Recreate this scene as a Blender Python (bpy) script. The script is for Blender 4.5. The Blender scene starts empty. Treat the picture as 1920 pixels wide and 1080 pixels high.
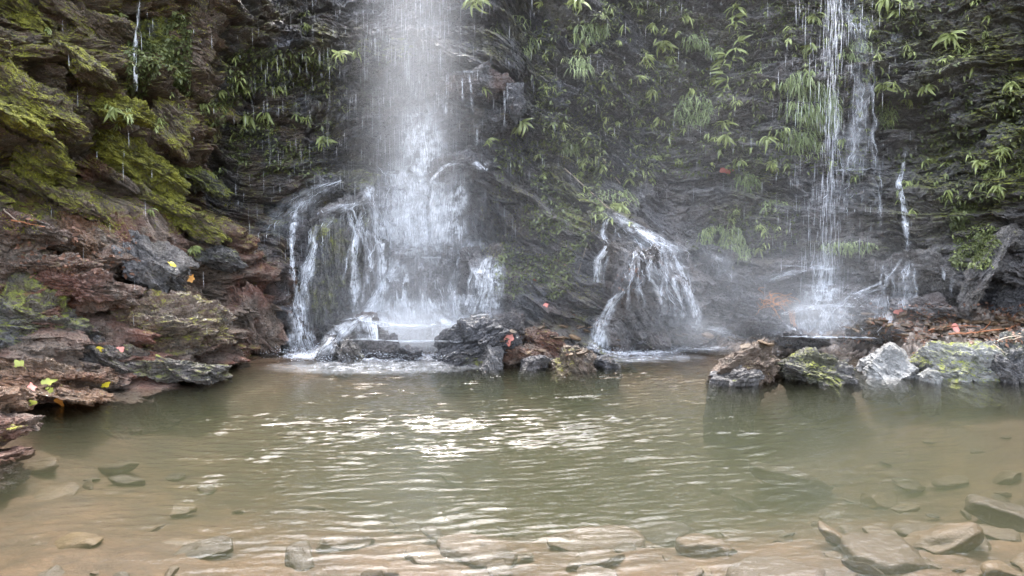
import bpy, math, random
import numpy as np
from mathutils import Vector, Matrix

sc = bpy.context.scene
COL = sc.collection
R = math.radians

# ------------------------------------------------------------------ camera
F_PX, PITCH, CAM_H = 1507.0, R(4.17), 1.6
cam_data = bpy.data.cameras.new('camera')
cam = bpy.data.objects.new('camera', cam_data)
COL.objects.link(cam)
cam.location = (0, 0, CAM_H)
cam.rotation_euler = (R(90) - PITCH, 0, 0)
cam_data.sensor_width = 36.0
cam_data.lens = F_PX / 1920 * 36
cam_data.clip_end = 400
sc.camera = cam
sc.render.resolution_x, sc.render.resolution_y = 1920, 1080

# ------------------------------------------------------------------ sky, sun, exposure
SUN_EL, SUN_AZ = R(64), R(-4)          # azimuth clockwise from +Y
world = bpy.data.worlds.new('World')
sc.world = world
world.use_nodes = True
nt = world.node_tree
sky = nt.nodes.new('ShaderNodeTexSky')
sky.sky_type = 'NISHITA'
sky.sun_disc = False
sky.sun_elevation = SUN_EL
sky.sun_rotation = SUN_AZ
sky.air_density = 1.0
sky.dust_density = 3.0
sky.ozone_density = 1.0
bg = nt.nodes['Background']
bg.inputs['Strength'].default_value = 0.15
hs = nt.nodes.new('ShaderNodeHueSaturation')     # thin cloud: a paler sky
hs.inputs['Saturation'].default_value = 0.45
nt.links.new(sky.outputs['Color'], hs.inputs['Color'])
nt.links.new(hs.outputs['Color'], bg.inputs['Color'])
sun_data = bpy.data.lights.new('sun', 'SUN')
sun_data.energy = 0.65
sun_data.angle = R(3.5)
sun_data.color = (1.0, 0.95, 0.87)
sun = bpy.data.objects.new('sun', sun_data)
COL.objects.link(sun)
sd = Vector((math.sin(SUN_AZ) * math.cos(SUN_EL), math.cos(SUN_AZ) * math.cos(SUN_EL), math.sin(SUN_EL)))
sun.rotation_euler = sd.to_track_quat('Z', 'Y').to_euler()
sc.view_settings.view_transform = 'Standard'
sc.view_settings.look = 'None'
sc.view_settings.gamma = 1.0
sc.view_settings.exposure = 3.3
cy = sc.cycles
cy.max_bounces = 6
cy.diffuse_bounces = 3
cy.glossy_bounces = 3
cy.transmission_bounces = 4
cy.transparent_max_bounces = 24
cy.volume_bounces = 1
cy.volume_step_rate = 2.0
cy.use_denoising = True

# ------------------------------------------------------------------ numeric helpers
def hash3(ix, iy, iz, seed):
    h = (ix.astype(np.uint32) * np.uint32(374761393) + iy.astype(np.uint32) * np.uint32(668265263)
         + iz.astype(np.uint32) * np.uint32(2246822519) + np.uint32((seed * 3266489917 + 374761) & 0xffffffff))
    h ^= h >> np.uint32(13)
    h *= np.uint32(1274126177)
    h ^= h >> np.uint32(16)
    h *= np.uint32(2654435769)
    h ^= h >> np.uint32(15)
    return h.astype(np.float32) * np.float32(2.0 / 4294967296.0) - np.float32(1.0)

def vnoise(x, y, z, seed=0):
    x, y, z = (np.asarray(a, dtype=np.float32) for a in np.broadcast_arrays(x, y, z))
    fx, fy, fz = np.floor(x), np.floor(y), np.floor(z)
    ix, iy, iz = (a.astype(np.int64) for a in (fx, fy, fz))
    tx, ty, tz = x - fx, y - fy, z - fz
    tx, ty, tz = (t * t * t * (t * (t * 6 - 15) + 10) for t in (tx, ty, tz))
    r = 0
    for dx in (0, 1):
        wx = tx if dx else 1 - tx
        for dy in (0, 1):
            wy = ty if dy else 1 - ty
            for dz in (0, 1):
                wz = tz if dz else 1 - tz
                r = r + wx * wy * wz * hash3(ix + dx, iy + dy, iz + dz, seed)
    return r

def fbm(x, y, z, octv=4, seed=0, gain=0.5):
    r, a, f = 0, 1.0, 1.0
    for o in range(octv):
        r = r + a * vnoise(x * f + o * 7.3, y * f + o * 3.1, z * f - o * 5.7, seed + o)
        a *= gain
        f *= 2.03
    return r

def noise2(x, y, seed=0):
    return vnoise(x, y, np.float32(0.37), seed)

def cells(x, y, z, seed=0, flat=False):
    """Broken-block noise: a random value per irregular cell, and the distance to the cell's edge."""
    x, y, z = (np.asarray(a, dtype=np.float32) for a in np.broadcast_arrays(x, y, z))
    fx, fy, fz = np.floor(x), np.floor(y), np.floor(z)
    f1 = np.full(x.shape, 9.0, np.float32); f2 = f1.copy(); val = np.zeros(x.shape, np.float32)
    for dx in (-1, 0, 1):
        for dy in (-1, 0, 1):
            for dz in ((0,) if flat else (-1, 0, 1)):
                ix, iy, iz = ((f + d).astype(np.int64) for f, d in ((fx, dx), (fy, dy), (fz, dz)))
                px_, py_, pz_ = (0.5 + 0.45 * hash3(ix, iy, iz, seed + k) for k in (1, 2, 3))
                d = (fx + dx + px_ - x) ** 2 + (fy + dy + py_ - y) ** 2
                if not flat: d = d + (fz + dz + pz_ - z) ** 2
                h = hash3(ix, iy, iz, seed)
                near = d < f1
                f2 = np.where(near, f1, np.minimum(f2, d))
                val = np.where(near, h, val)
                f1 = np.where(near, d, f1)
    return val, np.sqrt(f2) - np.sqrt(f1)

def sstep(a, b, x):
    t = np.clip((x - a) / (b - a), 0, 1)
    return t * t * (3 - 2 * t)

LAYERS = ((0.52, 0.32, 0.55, 0.8), (0.19, 0.12, 1.5, 0.75), (0.075, 0.042, 4.0, 0.65), (0.032, 0.016, 9.0, 0.5))

def strata(t, a, b, seed, scale=1.0, layers=LAYERS, saw=0.35):
    """Stepped, broken bedding: t runs across the beds, (a, b) along them."""
    out = 0
    for n, (h, amp, xf, edge) in enumerate(layers):
        h, amp, xf = h * scale, amp * scale, xf / scale
        wob = 0.35 * noise2(a * xf * 0.8 + n * 11, b * xf * 0.8, seed + 50 + n)
        k = t / h + wob
        L = np.floor(k)
        f = k - L
        r0 = vnoise(a * xf, b * xf, L * 3.7 + 0.5, seed + n)
        r1 = vnoise(a * xf, b * xf, (L + 1) * 3.7 + 0.5, seed + n)
        w = sstep(edge, 1.0, f)
        out = out + amp * (r0 * (1 - w) + r1 * w + saw * (f * (1 - w) - 0.4))
    return out

# ------------------------------------------------------------------ object helpers
def tag(o, label=None, cat=None, group=None, kind=None):
    if label: o['label'] = label
    if cat: o['category'] = cat
    if group: o['group'] = group
    if kind: o['kind'] = kind
    return o

def mesh_np(name, V, Q, mat=None, smooth=True, attrs=None):
    """Mesh from numpy arrays; Q is (n,3) or (n,4)."""
    V = np.ascontiguousarray(V, dtype=np.float32)
    Q = np.ascontiguousarray(Q, dtype=np.int32)
    me = bpy.data.meshes.new(name)
    n, k = Q.shape
    me.vertices.add(len(V))
    me.vertices.foreach_set('co', V.ravel())
    me.loops.add(n * k)
    me.loops.foreach_set('vertex_index', Q.ravel())
    me.polygons.add(n)
    me.polygons.foreach_set('loop_start', np.arange(0, n * k, k, dtype=np.int32))
    me.polygons.foreach_set('use_smooth', np.full(n, bool(smooth)))
    for an, arr in (attrs or {}).items():
        arr = np.ascontiguousarray(arr, dtype=np.float32)
        if arr.ndim == 1:
            me.attributes.new(an, 'FLOAT', 'POINT').data.foreach_set('value', arr)
        else:
            me.attributes.new(an, 'FLOAT_VECTOR', 'POINT').data.foreach_set('vector', arr.ravel())
    me.update(calc_edges=True)
    if mat is not None:
        me.materials.append(mat)
    return me

def link(name, me, parent=None, loc=(0, 0, 0)):
    o = bpy.data.objects.new(name, me)
    o.location = loc
    if parent is not None:
        o.parent = parent
    COL.objects.link(o)
    return o

def grid_quads(nr, nc):
    i = np.arange(nr * nc).reshape(nr, nc)
    return np.stack([i[:-1, :-1], i[:-1, 1:], i[1:, 1:], i[1:, :-1]], -1).reshape(-1, 4)

CP, SP = math.cos(PITCH), math.sin(PITCH)
def ray(u, v):
    """Direction of the sight line through photo pixel (u, v)."""
    a, b = (u - 960) / F_PX, (v - 540) / F_PX
    return Vector((a, CP - b * SP, -SP - b * CP))
def at(u, v, Y):
    d = ray(u, v)
    return Vector((0, 0, CAM_H)) + d * (Y / d.y)
def on_water(u, v, z=0.0):
    d = ray(u, v)
    return Vector((0, 0, CAM_H)) + d * ((z - CAM_H) / d.z)

# ------------------------------------------------------------------ materials
class NT:
    """Small wrapper for writing node trees."""
    def __init__(self, name):
        self.m = bpy.data.materials.new(name)
        self.m.use_nodes = True
        self.t = self.m.node_tree
        self.t.nodes.clear()
    def n(self, typ, ins=None, **props):
        nd = self.t.nodes.new(typ)
        for k, v in props.items():
            setattr(nd, k, v)
        for k, v in (ins or {}).items():
            s = nd.inputs[k]
            if isinstance(v, bpy.types.NodeSocket):
                self.t.links.new(v, s)
            else:
                s.default_value = v
        return nd
    def math(self, op, a, b=0.0, c=None, clamp=False):
        d = {0: a, 1: b}
        if c is not None: d[2] = c
        return self.n('ShaderNodeMath', d, operation=op, use_clamp=clamp).outputs[0]
    def noise(self, vec, scale, detail=4, rough=0.55, dist=0.0):
        return self.n('ShaderNodeTexNoise', {'Vector': vec, 'Scale': scale, 'Detail': detail, 'Roughness': rough, 'Distortion': dist}).outputs['Fac']
    def mapping(self, vec, scale):
        return self.n('ShaderNodeMapping', {'Vector': vec, 'Scale': scale}).outputs[0]
    def mix(self, f, a, b):
        nd = self.n('ShaderNodeMix', data_type='RGBA')
        for s, v in ((nd.inputs[0], f), (nd.inputs[6], a), (nd.inputs[7], b)):
            if isinstance(v, bpy.types.NodeSocket): self.t.links.new(v, s)
            else: s.default_value = v if not isinstance(v, tuple) or len(v) == 4 else (*v, 1)
        return nd.outputs[2]
    def ramp(self, f, stops):
        nd = self.n('ShaderNodeValToRGB', {'Fac': f})
        e = nd.color_ramp.elements
        while len(e) < len(stops): e.new(0.5)
        for q, (p, c) in zip(e, stops):
            q.position = p
            q.color = (*c, 1) if len(c) == 3 else c
        return nd.outputs['Color']
    def rng(self, f, a, b, c=0.0, d=1.0):
        return self.n('ShaderNodeMapRange', {'Value': f, 'From Min': a, 'From Max': b, 'To Min': c, 'To Max': d}).outputs[0]
    def attr(self, name):
        return self.n('ShaderNodeAttribute', attribute_name=name)
    def out(self, shader, vol=None):
        o = self.n('ShaderNodeOutputMaterial')
        if shader is not None: self.t.links.new(shader, o.inputs['Surface'])
        if vol is not None: self.t.links.new(vol, o.inputs['Volume'])
        return self.m

def rock_material(name, stops, red=(0.06, 0.03, 0.02), rough=(0.12, 0.5), mossy=((0.02, 0.028, 0.008), (0.27, 0.29, 0.045)), lam=26, bump=1.0, spec=0.5):
    N = NT(name)
    sv = N.attr('bedding').outputs['Vector']
    mk = N.n('ShaderNodeSeparateXYZ', {0: N.attr('mask').outputs['Vector']})
    pos = N.n('ShaderNodeNewGeometry')
    P_ = pos.outputs['Position']
    nz = N.n('ShaderNodeSeparateXYZ', {0: pos.outputs['Normal']}).outputs[2]
    n1 = N.noise(N.mapping(sv, (4.5, 4.5, lam)), 1.0, 8, 0.68, 0.5)
    n2 = N.noise(N.mapping(sv, (16, 16, lam * 2.6)), 1.0, 5, 0.65, 0.4)
    n3 = N.noise(P_, 1.7, 5, 0.6)
    n4 = N.noise(P_, 38, 4, 0.65)
    n5 = N.noise(P_, 11, 5, 0.6)
    lamv = N.math('ADD', N.math('MULTIPLY', n1, 0.6), N.math('MULTIPLY', n2, 0.4))
    lamv = N.math('ADD', lamv, N.math('MULTIPLY', N.math('SUBTRACT', n4, 0.5), 0.35))
    base = N.ramp(lamv, stops)
    n6 = N.noise(P_, 0.8, 3, 0.5)
    n7 = N.noise(P_, 5.0, 6, 0.7)
    base = N.mix(N.math('MULTIPLY', N.rng(n6, 0.45, 0.65), 0.45, clamp=True), base, (0.075, 0.058, 0.042))
    base = N.mix(N.math('MULTIPLY', N.rng(n7, 0.55, 0.7), 0.55, clamp=True), base, (0.018, 0.016, 0.014))
    base = N.mix(N.math('MULTIPLY', N.rng(n7, 0.42, 0.30), 0.45, clamp=True), base, (0.30, 0.29, 0.28))
    alg = N.math('MULTIPLY', N.rng(N.math('ADD', N.math('MULTIPLY', n3, 0.5), N.math('MULTIPLY', n7, 0.5)), 0.47, 0.58), N.math('MINIMUM', N.math('MULTIPLY', mk.outputs[0], 2.2), 0.8), clamp=True)
    base = N.mix(alg, base, N.mix(n4, (0.028, 0.034, 0.014), (0.085, 0.09, 0.035)))
    rf = N.math('MULTIPLY', mk.outputs[2], N.rng(n3, 0.42, 0.62), clamp=True)
    base = N.mix(rf, base, N.mix(n5, red, tuple(c * 2.2 for c in red)))
    mf = N.math('ADD', N.math('MULTIPLY', mk.outputs[0], 1.75), N.math('MULTIPLY', nz, 0.5))
    mf = N.math('ADD', mf, N.math('MULTIPLY', N.math('SUBTRACT', n3, 0.5), 1.3))
    mf = N.math('ADD', mf, N.math('MULTIPLY', N.math('SUBTRACT', n5, 0.5), 1.3))
    mf = N.math('ADD', mf, N.math('MULTIPLY', N.math('SUBTRACT', n4, 0.5), 1.0))
    mf = N.rng(mf, 0.8, 1.25)
    mc = N.ramp(N.math('ADD', N.math('MULTIPLY', n5, 0.45), N.math('ADD', N.math('MULTIPLY', n4, 0.3), N.math('MULTIPLY', n3, 0.25))),
                [(0.36, mossy[0]), (0.5, tuple((a + b) * 0.4 for a, b in zip(*mossy))), (0.66, mossy[1])])
    col = N.mix(mf, base, mc)
    ro = N.rng(N.math('ADD', N.math('MULTIPLY', n4, 0.5), N.math('MULTIPLY', n5, 0.5)), 0.35, 0.65, rough[0], rough[1])
    ro = N.math('ADD', ro, N.math('MULTIPLY', N.math('SUBTRACT', 1.0, mk.outputs[1]), 0.3))
    ro = N.math('MAXIMUM', ro, N.math('MULTIPLY', mf, 0.85))
    hgt = N.math('ADD', N.math('MULTIPLY', lamv, 1.0), N.math('MULTIPLY', N.math('ADD', n4, N.math('MULTIPLY', n5, 1.2)), 0.6))
    bp = N.n('ShaderNodeBump', {'Height': hgt, 'Strength': bump, 'Distance': 0.06})
    bs = N.n('ShaderNodeBsdfPrincipled', {'Base Color': col, 'Roughness': ro, 'Normal': bp.outputs[0], 'Specular IOR Level': spec,
                                      'Coat Weight': N.math('MULTIPLY', N.math('MULTIPLY', mk.outputs[1], N.math('SUBTRACT', 1.0, mf)), N.rng(n7, 0.4, 0.6, 0.5, 1.0), clamp=True), 'Coat Roughness': 0.1, 'Coat Normal': bp.outputs[0]})
    return N.out(bs.outputs[0])

GREY = [(0.3, (0.0132, 0.0132, 0.0154)), (0.45, (0.0825, 0.081, 0.084)), (0.58, (0.18, 0.1725, 0.1725)), (0.72, (0.39, 0.375, 0.375))]
BROWN = [(0.3, (0.0176, 0.0132, 0.0099)), (0.45, (0.1015, 0.0754, 0.0551)), (0.58, (0.203, 0.145, 0.1087)), (0.72, (0.435, 0.348, 0.29))]
DARK = [(0.32, (0.0088, 0.0088, 0.011)), (0.48, (0.051, 0.051, 0.0578)), (0.62, (0.1275, 0.1275, 0.1394)), (0.76, (0.34, 0.34, 0.357))]
PALE = [(0.28, (0.063, 0.063, 0.0595)), (0.45, (0.154, 0.154, 0.1505)), (0.6, (0.238, 0.238, 0.231)), (0.75, (0.336, 0.336, 0.329))]
OCHRE = [(0.28, (0.044, 0.0264, 0.0154)), (0.45, (0.11, 0.0682, 0.0374)), (0.6, (0.198, 0.121, 0.0682)), (0.75, (0.374, 0.275, 0.187))]
M = {
    'grey': rock_material('wet_grey_schist', GREY),
    'brown': rock_material('wet_brown_schist', BROWN, red=(0.085, 0.033, 0.02), mossy=((0.028, 0.03, 0.008), (0.36, 0.35, 0.04))),
    'dark': rock_material('dark_wet_schist', DARK),
    'pale': rock_material('pale_boulder_stone', PALE, rough=(0.45, 0.8), lam=9, bump=0.5),
    'ochre': rock_material('ochre_wet_stone', OCHRE, red=(0.13, 0.05, 0.025)),
}
# ------------------------------------------------------------------ cliff
PLAN = np.array([(-9.5, -3), (-8.6, 2), (-7.4, 5), (-6.3, 7), (-5.45, 8.3), (-4.85, 9.6), (-4.3, 11.0), (-3.4, 11.9), (-2.2, 12.1), (-1.0, 12.0), (0, 11.75),
                 (1.9, 11.9), (3.2, 12.0), (4.4, 11.9), (5.7, 11.5), (6.8, 10.6), (7.9, 8.9), (9.0, 6), (10.5, 2), (12, -3)], dtype=np.float64)
def catmull(P, per=60):
    out = []
    Q = np.vstack([2 * P[0] - P[1], P, 2 * P[-1] - P[-2]])
    for i in range(1, len(Q) - 2):
        t = np.linspace(0, 1, per, endpoint=False)[:, None]
        a, b, c, d = Q[i - 1], Q[i], Q[i + 1], Q[i + 2]
        out.append(0.5 * (2 * b + (c - a) * t + (2 * a - 5 * b + 4 * c - d) * t ** 2 + (3 * b - a - 3 * c + d) * t ** 3))
    return np.vstack(out + [P[-1:]])
curve = catmull(PLAN)
seg = np.hypot(*np.diff(curve, axis=0).T)
arc = np.concatenate([[0], np.cumsum(seg)])
def s_of(pt):
    return arc[np.argmin(np.hypot(curve[:, 0] - pt[0], curve[:, 1] - pt[1]))]
sA, sB = s_of((-6.1, 7.4)), s_of((7.3, 9.9))
fine = 0.0145
S = np.concatenate([np.arange(0, sA, 0.12), np.arange(sA, sB, fine), np.arange(sB, arc[-1], 0.12)])
Z = np.concatenate([np.arange(-1.3, -0.1, 0.06), np.arange(-0.1, 5.35, fine), np.arange(5.35, 5.6, 0.06)])
cx, cyy = np.interp(S, arc, curve[:, 0]), np.interp(S, arc, curve[:, 1])
tx, ty = np.gradient(cx, S), np.gradient(cyy, S)
kern = np.ones(41) / 41
tl = np.hypot(tx, ty)
nx, ny = ty / tl, -tx / tl                       # towards the pool
SS, ZZ = np.meshgrid(S, Z)
XX, YY = np.broadcast_to(cx, SS.shape), np.broadcast_to(cyy, SS.shape)

xs_k = np.array([-9, -3.9, -3.2, -1.2, -0.3, 1.7, 2.7, 5.0, 6.0, 9])
sl_k = np.array([-0.62, -0.62, 0.26, 0.22, -0.58, -0.55, -0.06, -0.04, 0.10, 0.1])
xg = np.linspace(-12, 13, 2501)
fold_g = np.cumsum(np.interp(xg, xs_k, sl_k)) * (xg[1] - xg[0])
def fold(x, z):
    f = np.interp(x, xg, fold_g)
    left = np.clip((-3.0 - x) / 0.8, 0, 1)
    flat = left * (1 - sstep(1.3, 2.2, z))
    return f * (1 - flat) + flat * fold_g[900]

def macro(x, s, z):
    toe_k = np.interp(x, [-7, -5.2, -4.6, -3.6, -2.8, -0.9, 0.2, 1.6, 3, 5, 6.5, 8], [1.3, 1.45, 1.5, 1.6, 1.2, 0.9, 1.25, 1.35, 1.0, 0.7, 0.6, 0.6])
    hgt = np.interp(x, [-7, -4, -3, -1, 0.3, 1.8, 3, 6], [2.0, 1.95, 1.6, 1.4, 2.6, 2.2, 1.3, 1.1])
    q = np.clip(z / hgt, 0, 1)
    o = toe_k * (1 - q ** 1.3) + np.where(z < 0, -z * 0.5, 0)
    o = o - 0.10 * np.clip(z - 1.0, 0, 9) * np.clip((x + 3.4) / 0.8, 0, 1)
    # dark recess below the mossy overhang, and the hollow beside the veil
    g = lambda x0, z0, sx, sz: np.exp(-((x - x0) / sx) ** 2 - ((z - z0) / sz) ** 2)
    o = o - 0.8 * g(-5.2, 2.25, 1.1, 0.28) - 0.9 * g(-3.75, 2.7, 0.4, 0.9) - 0.9 * g(-5.0, 4.1, 0.6, 0.3) - 0.5 * g(-4.5, 3.3, 0.25, 0.3)
    o = o - 0.45 * g(-4.75, 0.75, 0.28, 0.18)
    o = o + 0.5 * g(-1.9, 4.35, 1.2, 0.3) - 0.35 * g(-1.9, 3.7, 1.0, 0.35) + 0.3 * g(-1.5, 3.1, 0.8, 0.2) - 0.25 * g(-2.2, 2.5, 0.9, 0.3)
    o = o + 0.5 * g(-2.3, 1.9, 0.6, 0.5) + 0.4 * g(-0.5, 2.2, 0.35, 0.5) + 0.35 * g(-0.6, 4.1, 0.5, 0.25)
    o = o + 0.5 * g(1.8, 1.2, 0.7, 0.8) - 0.25 * g(2.4, 2.5, 0.5, 1.0) - 0.3 * g(0.35, 4.4, 0.2, 1.2)
    o = o + 0.25 * g(4.6, 3.9, 0.6, 0.35)
    return o

wz = 0.16 * fbm(XX * 0.9, YY * 0.9, ZZ * 0.9, 3, 5)
tt = ZZ - fold(XX, ZZ) + wz
amp_x = np.interp(cx, [-9, -4.2, -3.6, 0, 2, 8], [1.35, 1.3, 1.1, 1.1, 1.05, 1.25])[None, :]
D = macro(XX, SS, ZZ)
D = D + 0.22 * fbm(SS * 0.7, ZZ * 0.7, 3.3, 4, 21) * amp_x
D = D + strata(tt, SS, ZZ, 11) * amp_x
# vertical joints that break the beds into blocks
jn = np.abs(fbm(SS * 1.3 + 0.5 * tt + 0.25 * fbm(SS * 2, tt * 6, 4.4, 3, 36), tt * 0.5, 1.7, 3, 33))
jb = sstep(-0.1, 0.4, vnoise(SS * 0.9, tt * 1.6, 5.5, 34))
D = D - 0.09 * (1 - sstep(0.0, 0.1, jn)) * amp_x * jb
# blocks that have fallen away leave shallow scars
D = D - 0.2 * sstep(0.15, 0.25, fbm(SS * 1.1, tt * 2.2, 9.1, 4, 35)) * amp_x
wa = 0.25 * fbm(SS * 2.5, tt * 6, 1.1, 3, 45)
for sx_, st_, am, sd_ in ((0.42, 0.15, 0.11, 46), (0.16, 0.06, 0.05, 47), (0.07, 0.028, 0.022, 48)):
    cv_, ce_ = cells(SS / sx_ + wa, tt / st_ + wa, SS * 0, sd_, True)
    D = D + am * cv_ * amp_x - am * 0.5 * (1 - sstep(0, 0.12, ce_))
D = D + 0.035 * fbm(SS * 5, ZZ * 5, tt * 5, 4, 44, 0.6)
# creepers and moss swell the face
D = D + 0.03 * np.abs(fbm(SS * 16, ZZ * 16, 2.2, 2, 61)) * sstep(0.5, 2.0, ZZ)
CX, CY = XX + nx[None, :] * D, YY + ny[None, :] * D
V = np.stack([CX, CY, ZZ], -1)
# plateau behind the rim
back = []
for b, zz in ((0.4, 5.66), (2.5, 5.9), (9, 6.6), (40, 8.5)):
    back.append(np.stack([cx - nx * b, cyy - ny * b, np.full_like(cx, zz) + 0.2 * noise2(S, S * 0 + b, 9)], -1))
V = np.concatenate([V, np.stack(back)], 0)
pad = lambda A: np.concatenate([A, np.repeat(A[-1:], 4, 0)], 0)
bed = np.stack([pad(SS), pad(D * 0.8), pad(tt)], -1)
gx = lambda x0, z0, sx, sz: np.exp(-((XX - x0) / sx) ** 2 - ((ZZ - z0) / sz) ** 2)
moss = np.interp(cx, [-9, -4.3, -3.6, -2.5, -0.5, 0.5, 2, 5, 6, 9], [0.45, 0.42, 0.3, 0.28, 0.26, 0.26, 0.26, 0.14, 0.40, 0.5])[None, :] * sstep(0.5, 2.3, ZZ)
moss = moss + 0.15 * gx(0.9, 1.8, 0.9, 0.8) + 0.2 * fbm(SS * 0.8, ZZ * 0.8, 8.1, 3, 71)
moss = moss - 0.4 * gx(-1.3, 2, 0.8, 3) - 0.3 * gx(4.5, 2.6, 0.45, 2.4)
red = np.interp(cx, [-9, -3.2, -2.4, 2, 4, 9], [1.0, 1.0, 0.5, 0.35, 0.25, 0.2])[None, :] * (1 - 0.5 * sstep(1.6, 2.4, ZZ))
wet = 0.9 - 0.5 * np.clip(moss, 0, 1)
mask = np.stack([pad(np.clip(moss, 0, 1)), pad(np.clip(wet, 0, 1)), pad(np.clip(red, 0, 1))], -1)
c1, c2 = np.searchsorted(S, s_of((-4.0, 11.4))), np.searchsorted(S, s_of((2.4, 11.95)))
for nm, a, b, mt, lab, cat in (
        ('mossy_cliff', 0, c1, 'brown', 'brown layered cliff with moss and red wet ledges beside the dark hollow', 'cliff'),
        ('waterfall_cliff', c1, c2, 'dark', 'dark folded cliff face behind the tall waterfall veil', 'cliff'),
        ('layered_cliff', c2, len(S) - 1, 'grey', 'grey flat-bedded cliff dotted with plants behind the pool boulders', 'cliff')):
    sub = V[:, a:b + 1].reshape(-1, 3)
    me = mesh_np(nm, sub, grid_quads(V.shape[0], b + 1 - a), M[mt], False,
                 {'bedding': bed[:, a:b + 1].reshape(-1, 3), 'mask': mask[:, a:b + 1].reshape(-1, 3)})
    tag(link(nm, me), lab, cat, kind='structure')

# ------------------------------------------------------------------ stream bed
bx = np.concatenate([np.linspace(-70, -9, 20, endpoint=False), np.arange(-9, 9.5, 0.06), np.linspace(9.6, 70, 20)])
by = np.concatenate([np.linspace(-70, 1, 20, endpoint=False), np.arange(1, 12.4, 0.06), np.linspace(12.6, 14, 4)])
BX, BY = np.meshgrid(bx, by)
def bed_z(x, y):
    z = -0.24 - 0.75 * np.exp(-((x - 0.1) / 3.0) ** 2 - ((y - 7.3) / 1.9) ** 2) - 0.25 * np.exp(-((x - 2.5) / 2.5) ** 2 - ((y - 7.0) / 1.6) ** 2)
    z = z + 0.19 * sstep(8.3, 9.4, y)
    z = z + 0.34 * sstep(8.9, 10.2, y) * sstep(4.3, 5.2, x) + 0.2 * sstep(10.0, 10.9, y) * sstep(2.6, 3.6, x)
    z = z + 0.5 * (1 - sstep(0.2, 2.0, y))
    z = z + 0.2 * (1 - sstep(-4.6, -3.4, x)) * (1 - sstep(6.5, 8.5, y))
    return z
BZ = bed_z(BX, BY) + 0.05 * fbm(BX * 1.3, BY * 1.3, 0.5, 3, 81) + 0.02 * fbm(BX * 7, BY * 7, 0.5, 3, 82)
N = NT('silty_stream_bed')
geo = N.n('ShaderNodeNewGeometry').outputs['Position']
a, b = N.noise(geo, 2.6, 8, 0.7), N.noise(geo, 24, 4, 0.7)
col = N.ramp(N.math('ADD', N.math('MULTIPLY', a, 0.7), N.math('MULTIPLY', b, 0.3)), [(0.32, (0.025, 0.013, 0.006)), (0.5, (0.072, 0.037, 0.015)), (0.68, (0.135, 0.072, 0.030))])
bp = N.n('ShaderNodeBump', {'Height': b, 'Strength': 0.6, 'Distance': 0.02})
M['bed'] = N.out(N.n('ShaderNodeBsdfPrincipled', {'Base Color': col, 'Roughness': 0.7, 'Normal': bp.outputs[0]}).outputs[0])
bed_obj = tag(link('stream_bed', mesh_np('stream_bed', np.stack([BX, BY, BZ], -1).reshape(-1, 3), grid_quads(len(by), len(bx)), M['bed'])),
              'brown silty bed of the plunge pool under the murky water', 'stream bed', kind='structure')

# gravel bank behind the boulders
gxv, gyv = np.arange(2.2, 7.6, 0.022), np.arange(9.0, 11.8, 0.022)
GX, GY = np.meshgrid(gxv, gyv)
GB = bed_z(GX, GY) + 0.05 * fbm(GX * 1.3, GY * 1.3, 0.5, 3, 81) + 0.02 * fbm(GX * 7, GY * 7, 0.5, 3, 82)
c1v, c1e = cells(GX / 0.13, GY / 0.13, GX * 0, 301, True)
c2v, c2e = cells(GX / 0.055, GY / 0.055, GX * 0, 305, True)
GZ = GB - 0.03 + 0.055 * sstep(-0.12, 0.0, GB) + (0.035 * c1v * sstep(0, 0.3, c1e) + 0.02 * (c2v + 0.6) * sstep(0, 0.35, c2e)) * sstep(-0.1, 0.02, GB)
N = NT('wet_gravel')
sv = N.n('ShaderNodeSeparateXYZ', {0: N.attr('mask').outputs['Vector']})
geo = N.n('ShaderNodeNewGeometry').outputs['Position']
nn_ = N.noise(geo, 30, 5, 0.7)
f = N.math('ADD', N.math('MULTIPLY', sv.outputs[0], 0.6), N.math('MULTIPLY', nn_, 0.5))
col = N.ramp(f, [(0.25, (0.03, 0.024, 0.02)), (0.5, (0.09, 0.07, 0.055)), (0.7, (0.16, 0.125, 0.10)), (0.85, (0.26, 0.22, 0.19))])
bp = N.n('ShaderNodeBump', {'Height': nn_, 'Strength': 0.7, 'Distance': 0.02})
M['gravel'] = N.out(N.n('ShaderNodeBsdfPrincipled', {'Base Color': col, 'Roughness': 0.35, 'Normal': bp.outputs[0]}).outputs[0])
tag(link('gravel_bank', mesh_np('gravel_bank', np.stack([GX, GY, GZ], -1).reshape(-1, 3), grid_quads(len(gyv), len(gxv)), M['gravel'], False,
    {'mask': np.stack([0.5 + 0.5 * c2v, c1v, c2e], -1).reshape(-1, 3)})), 'wet brown gravel bank behind the pool boulders', 'bank', kind='structure')

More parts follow.
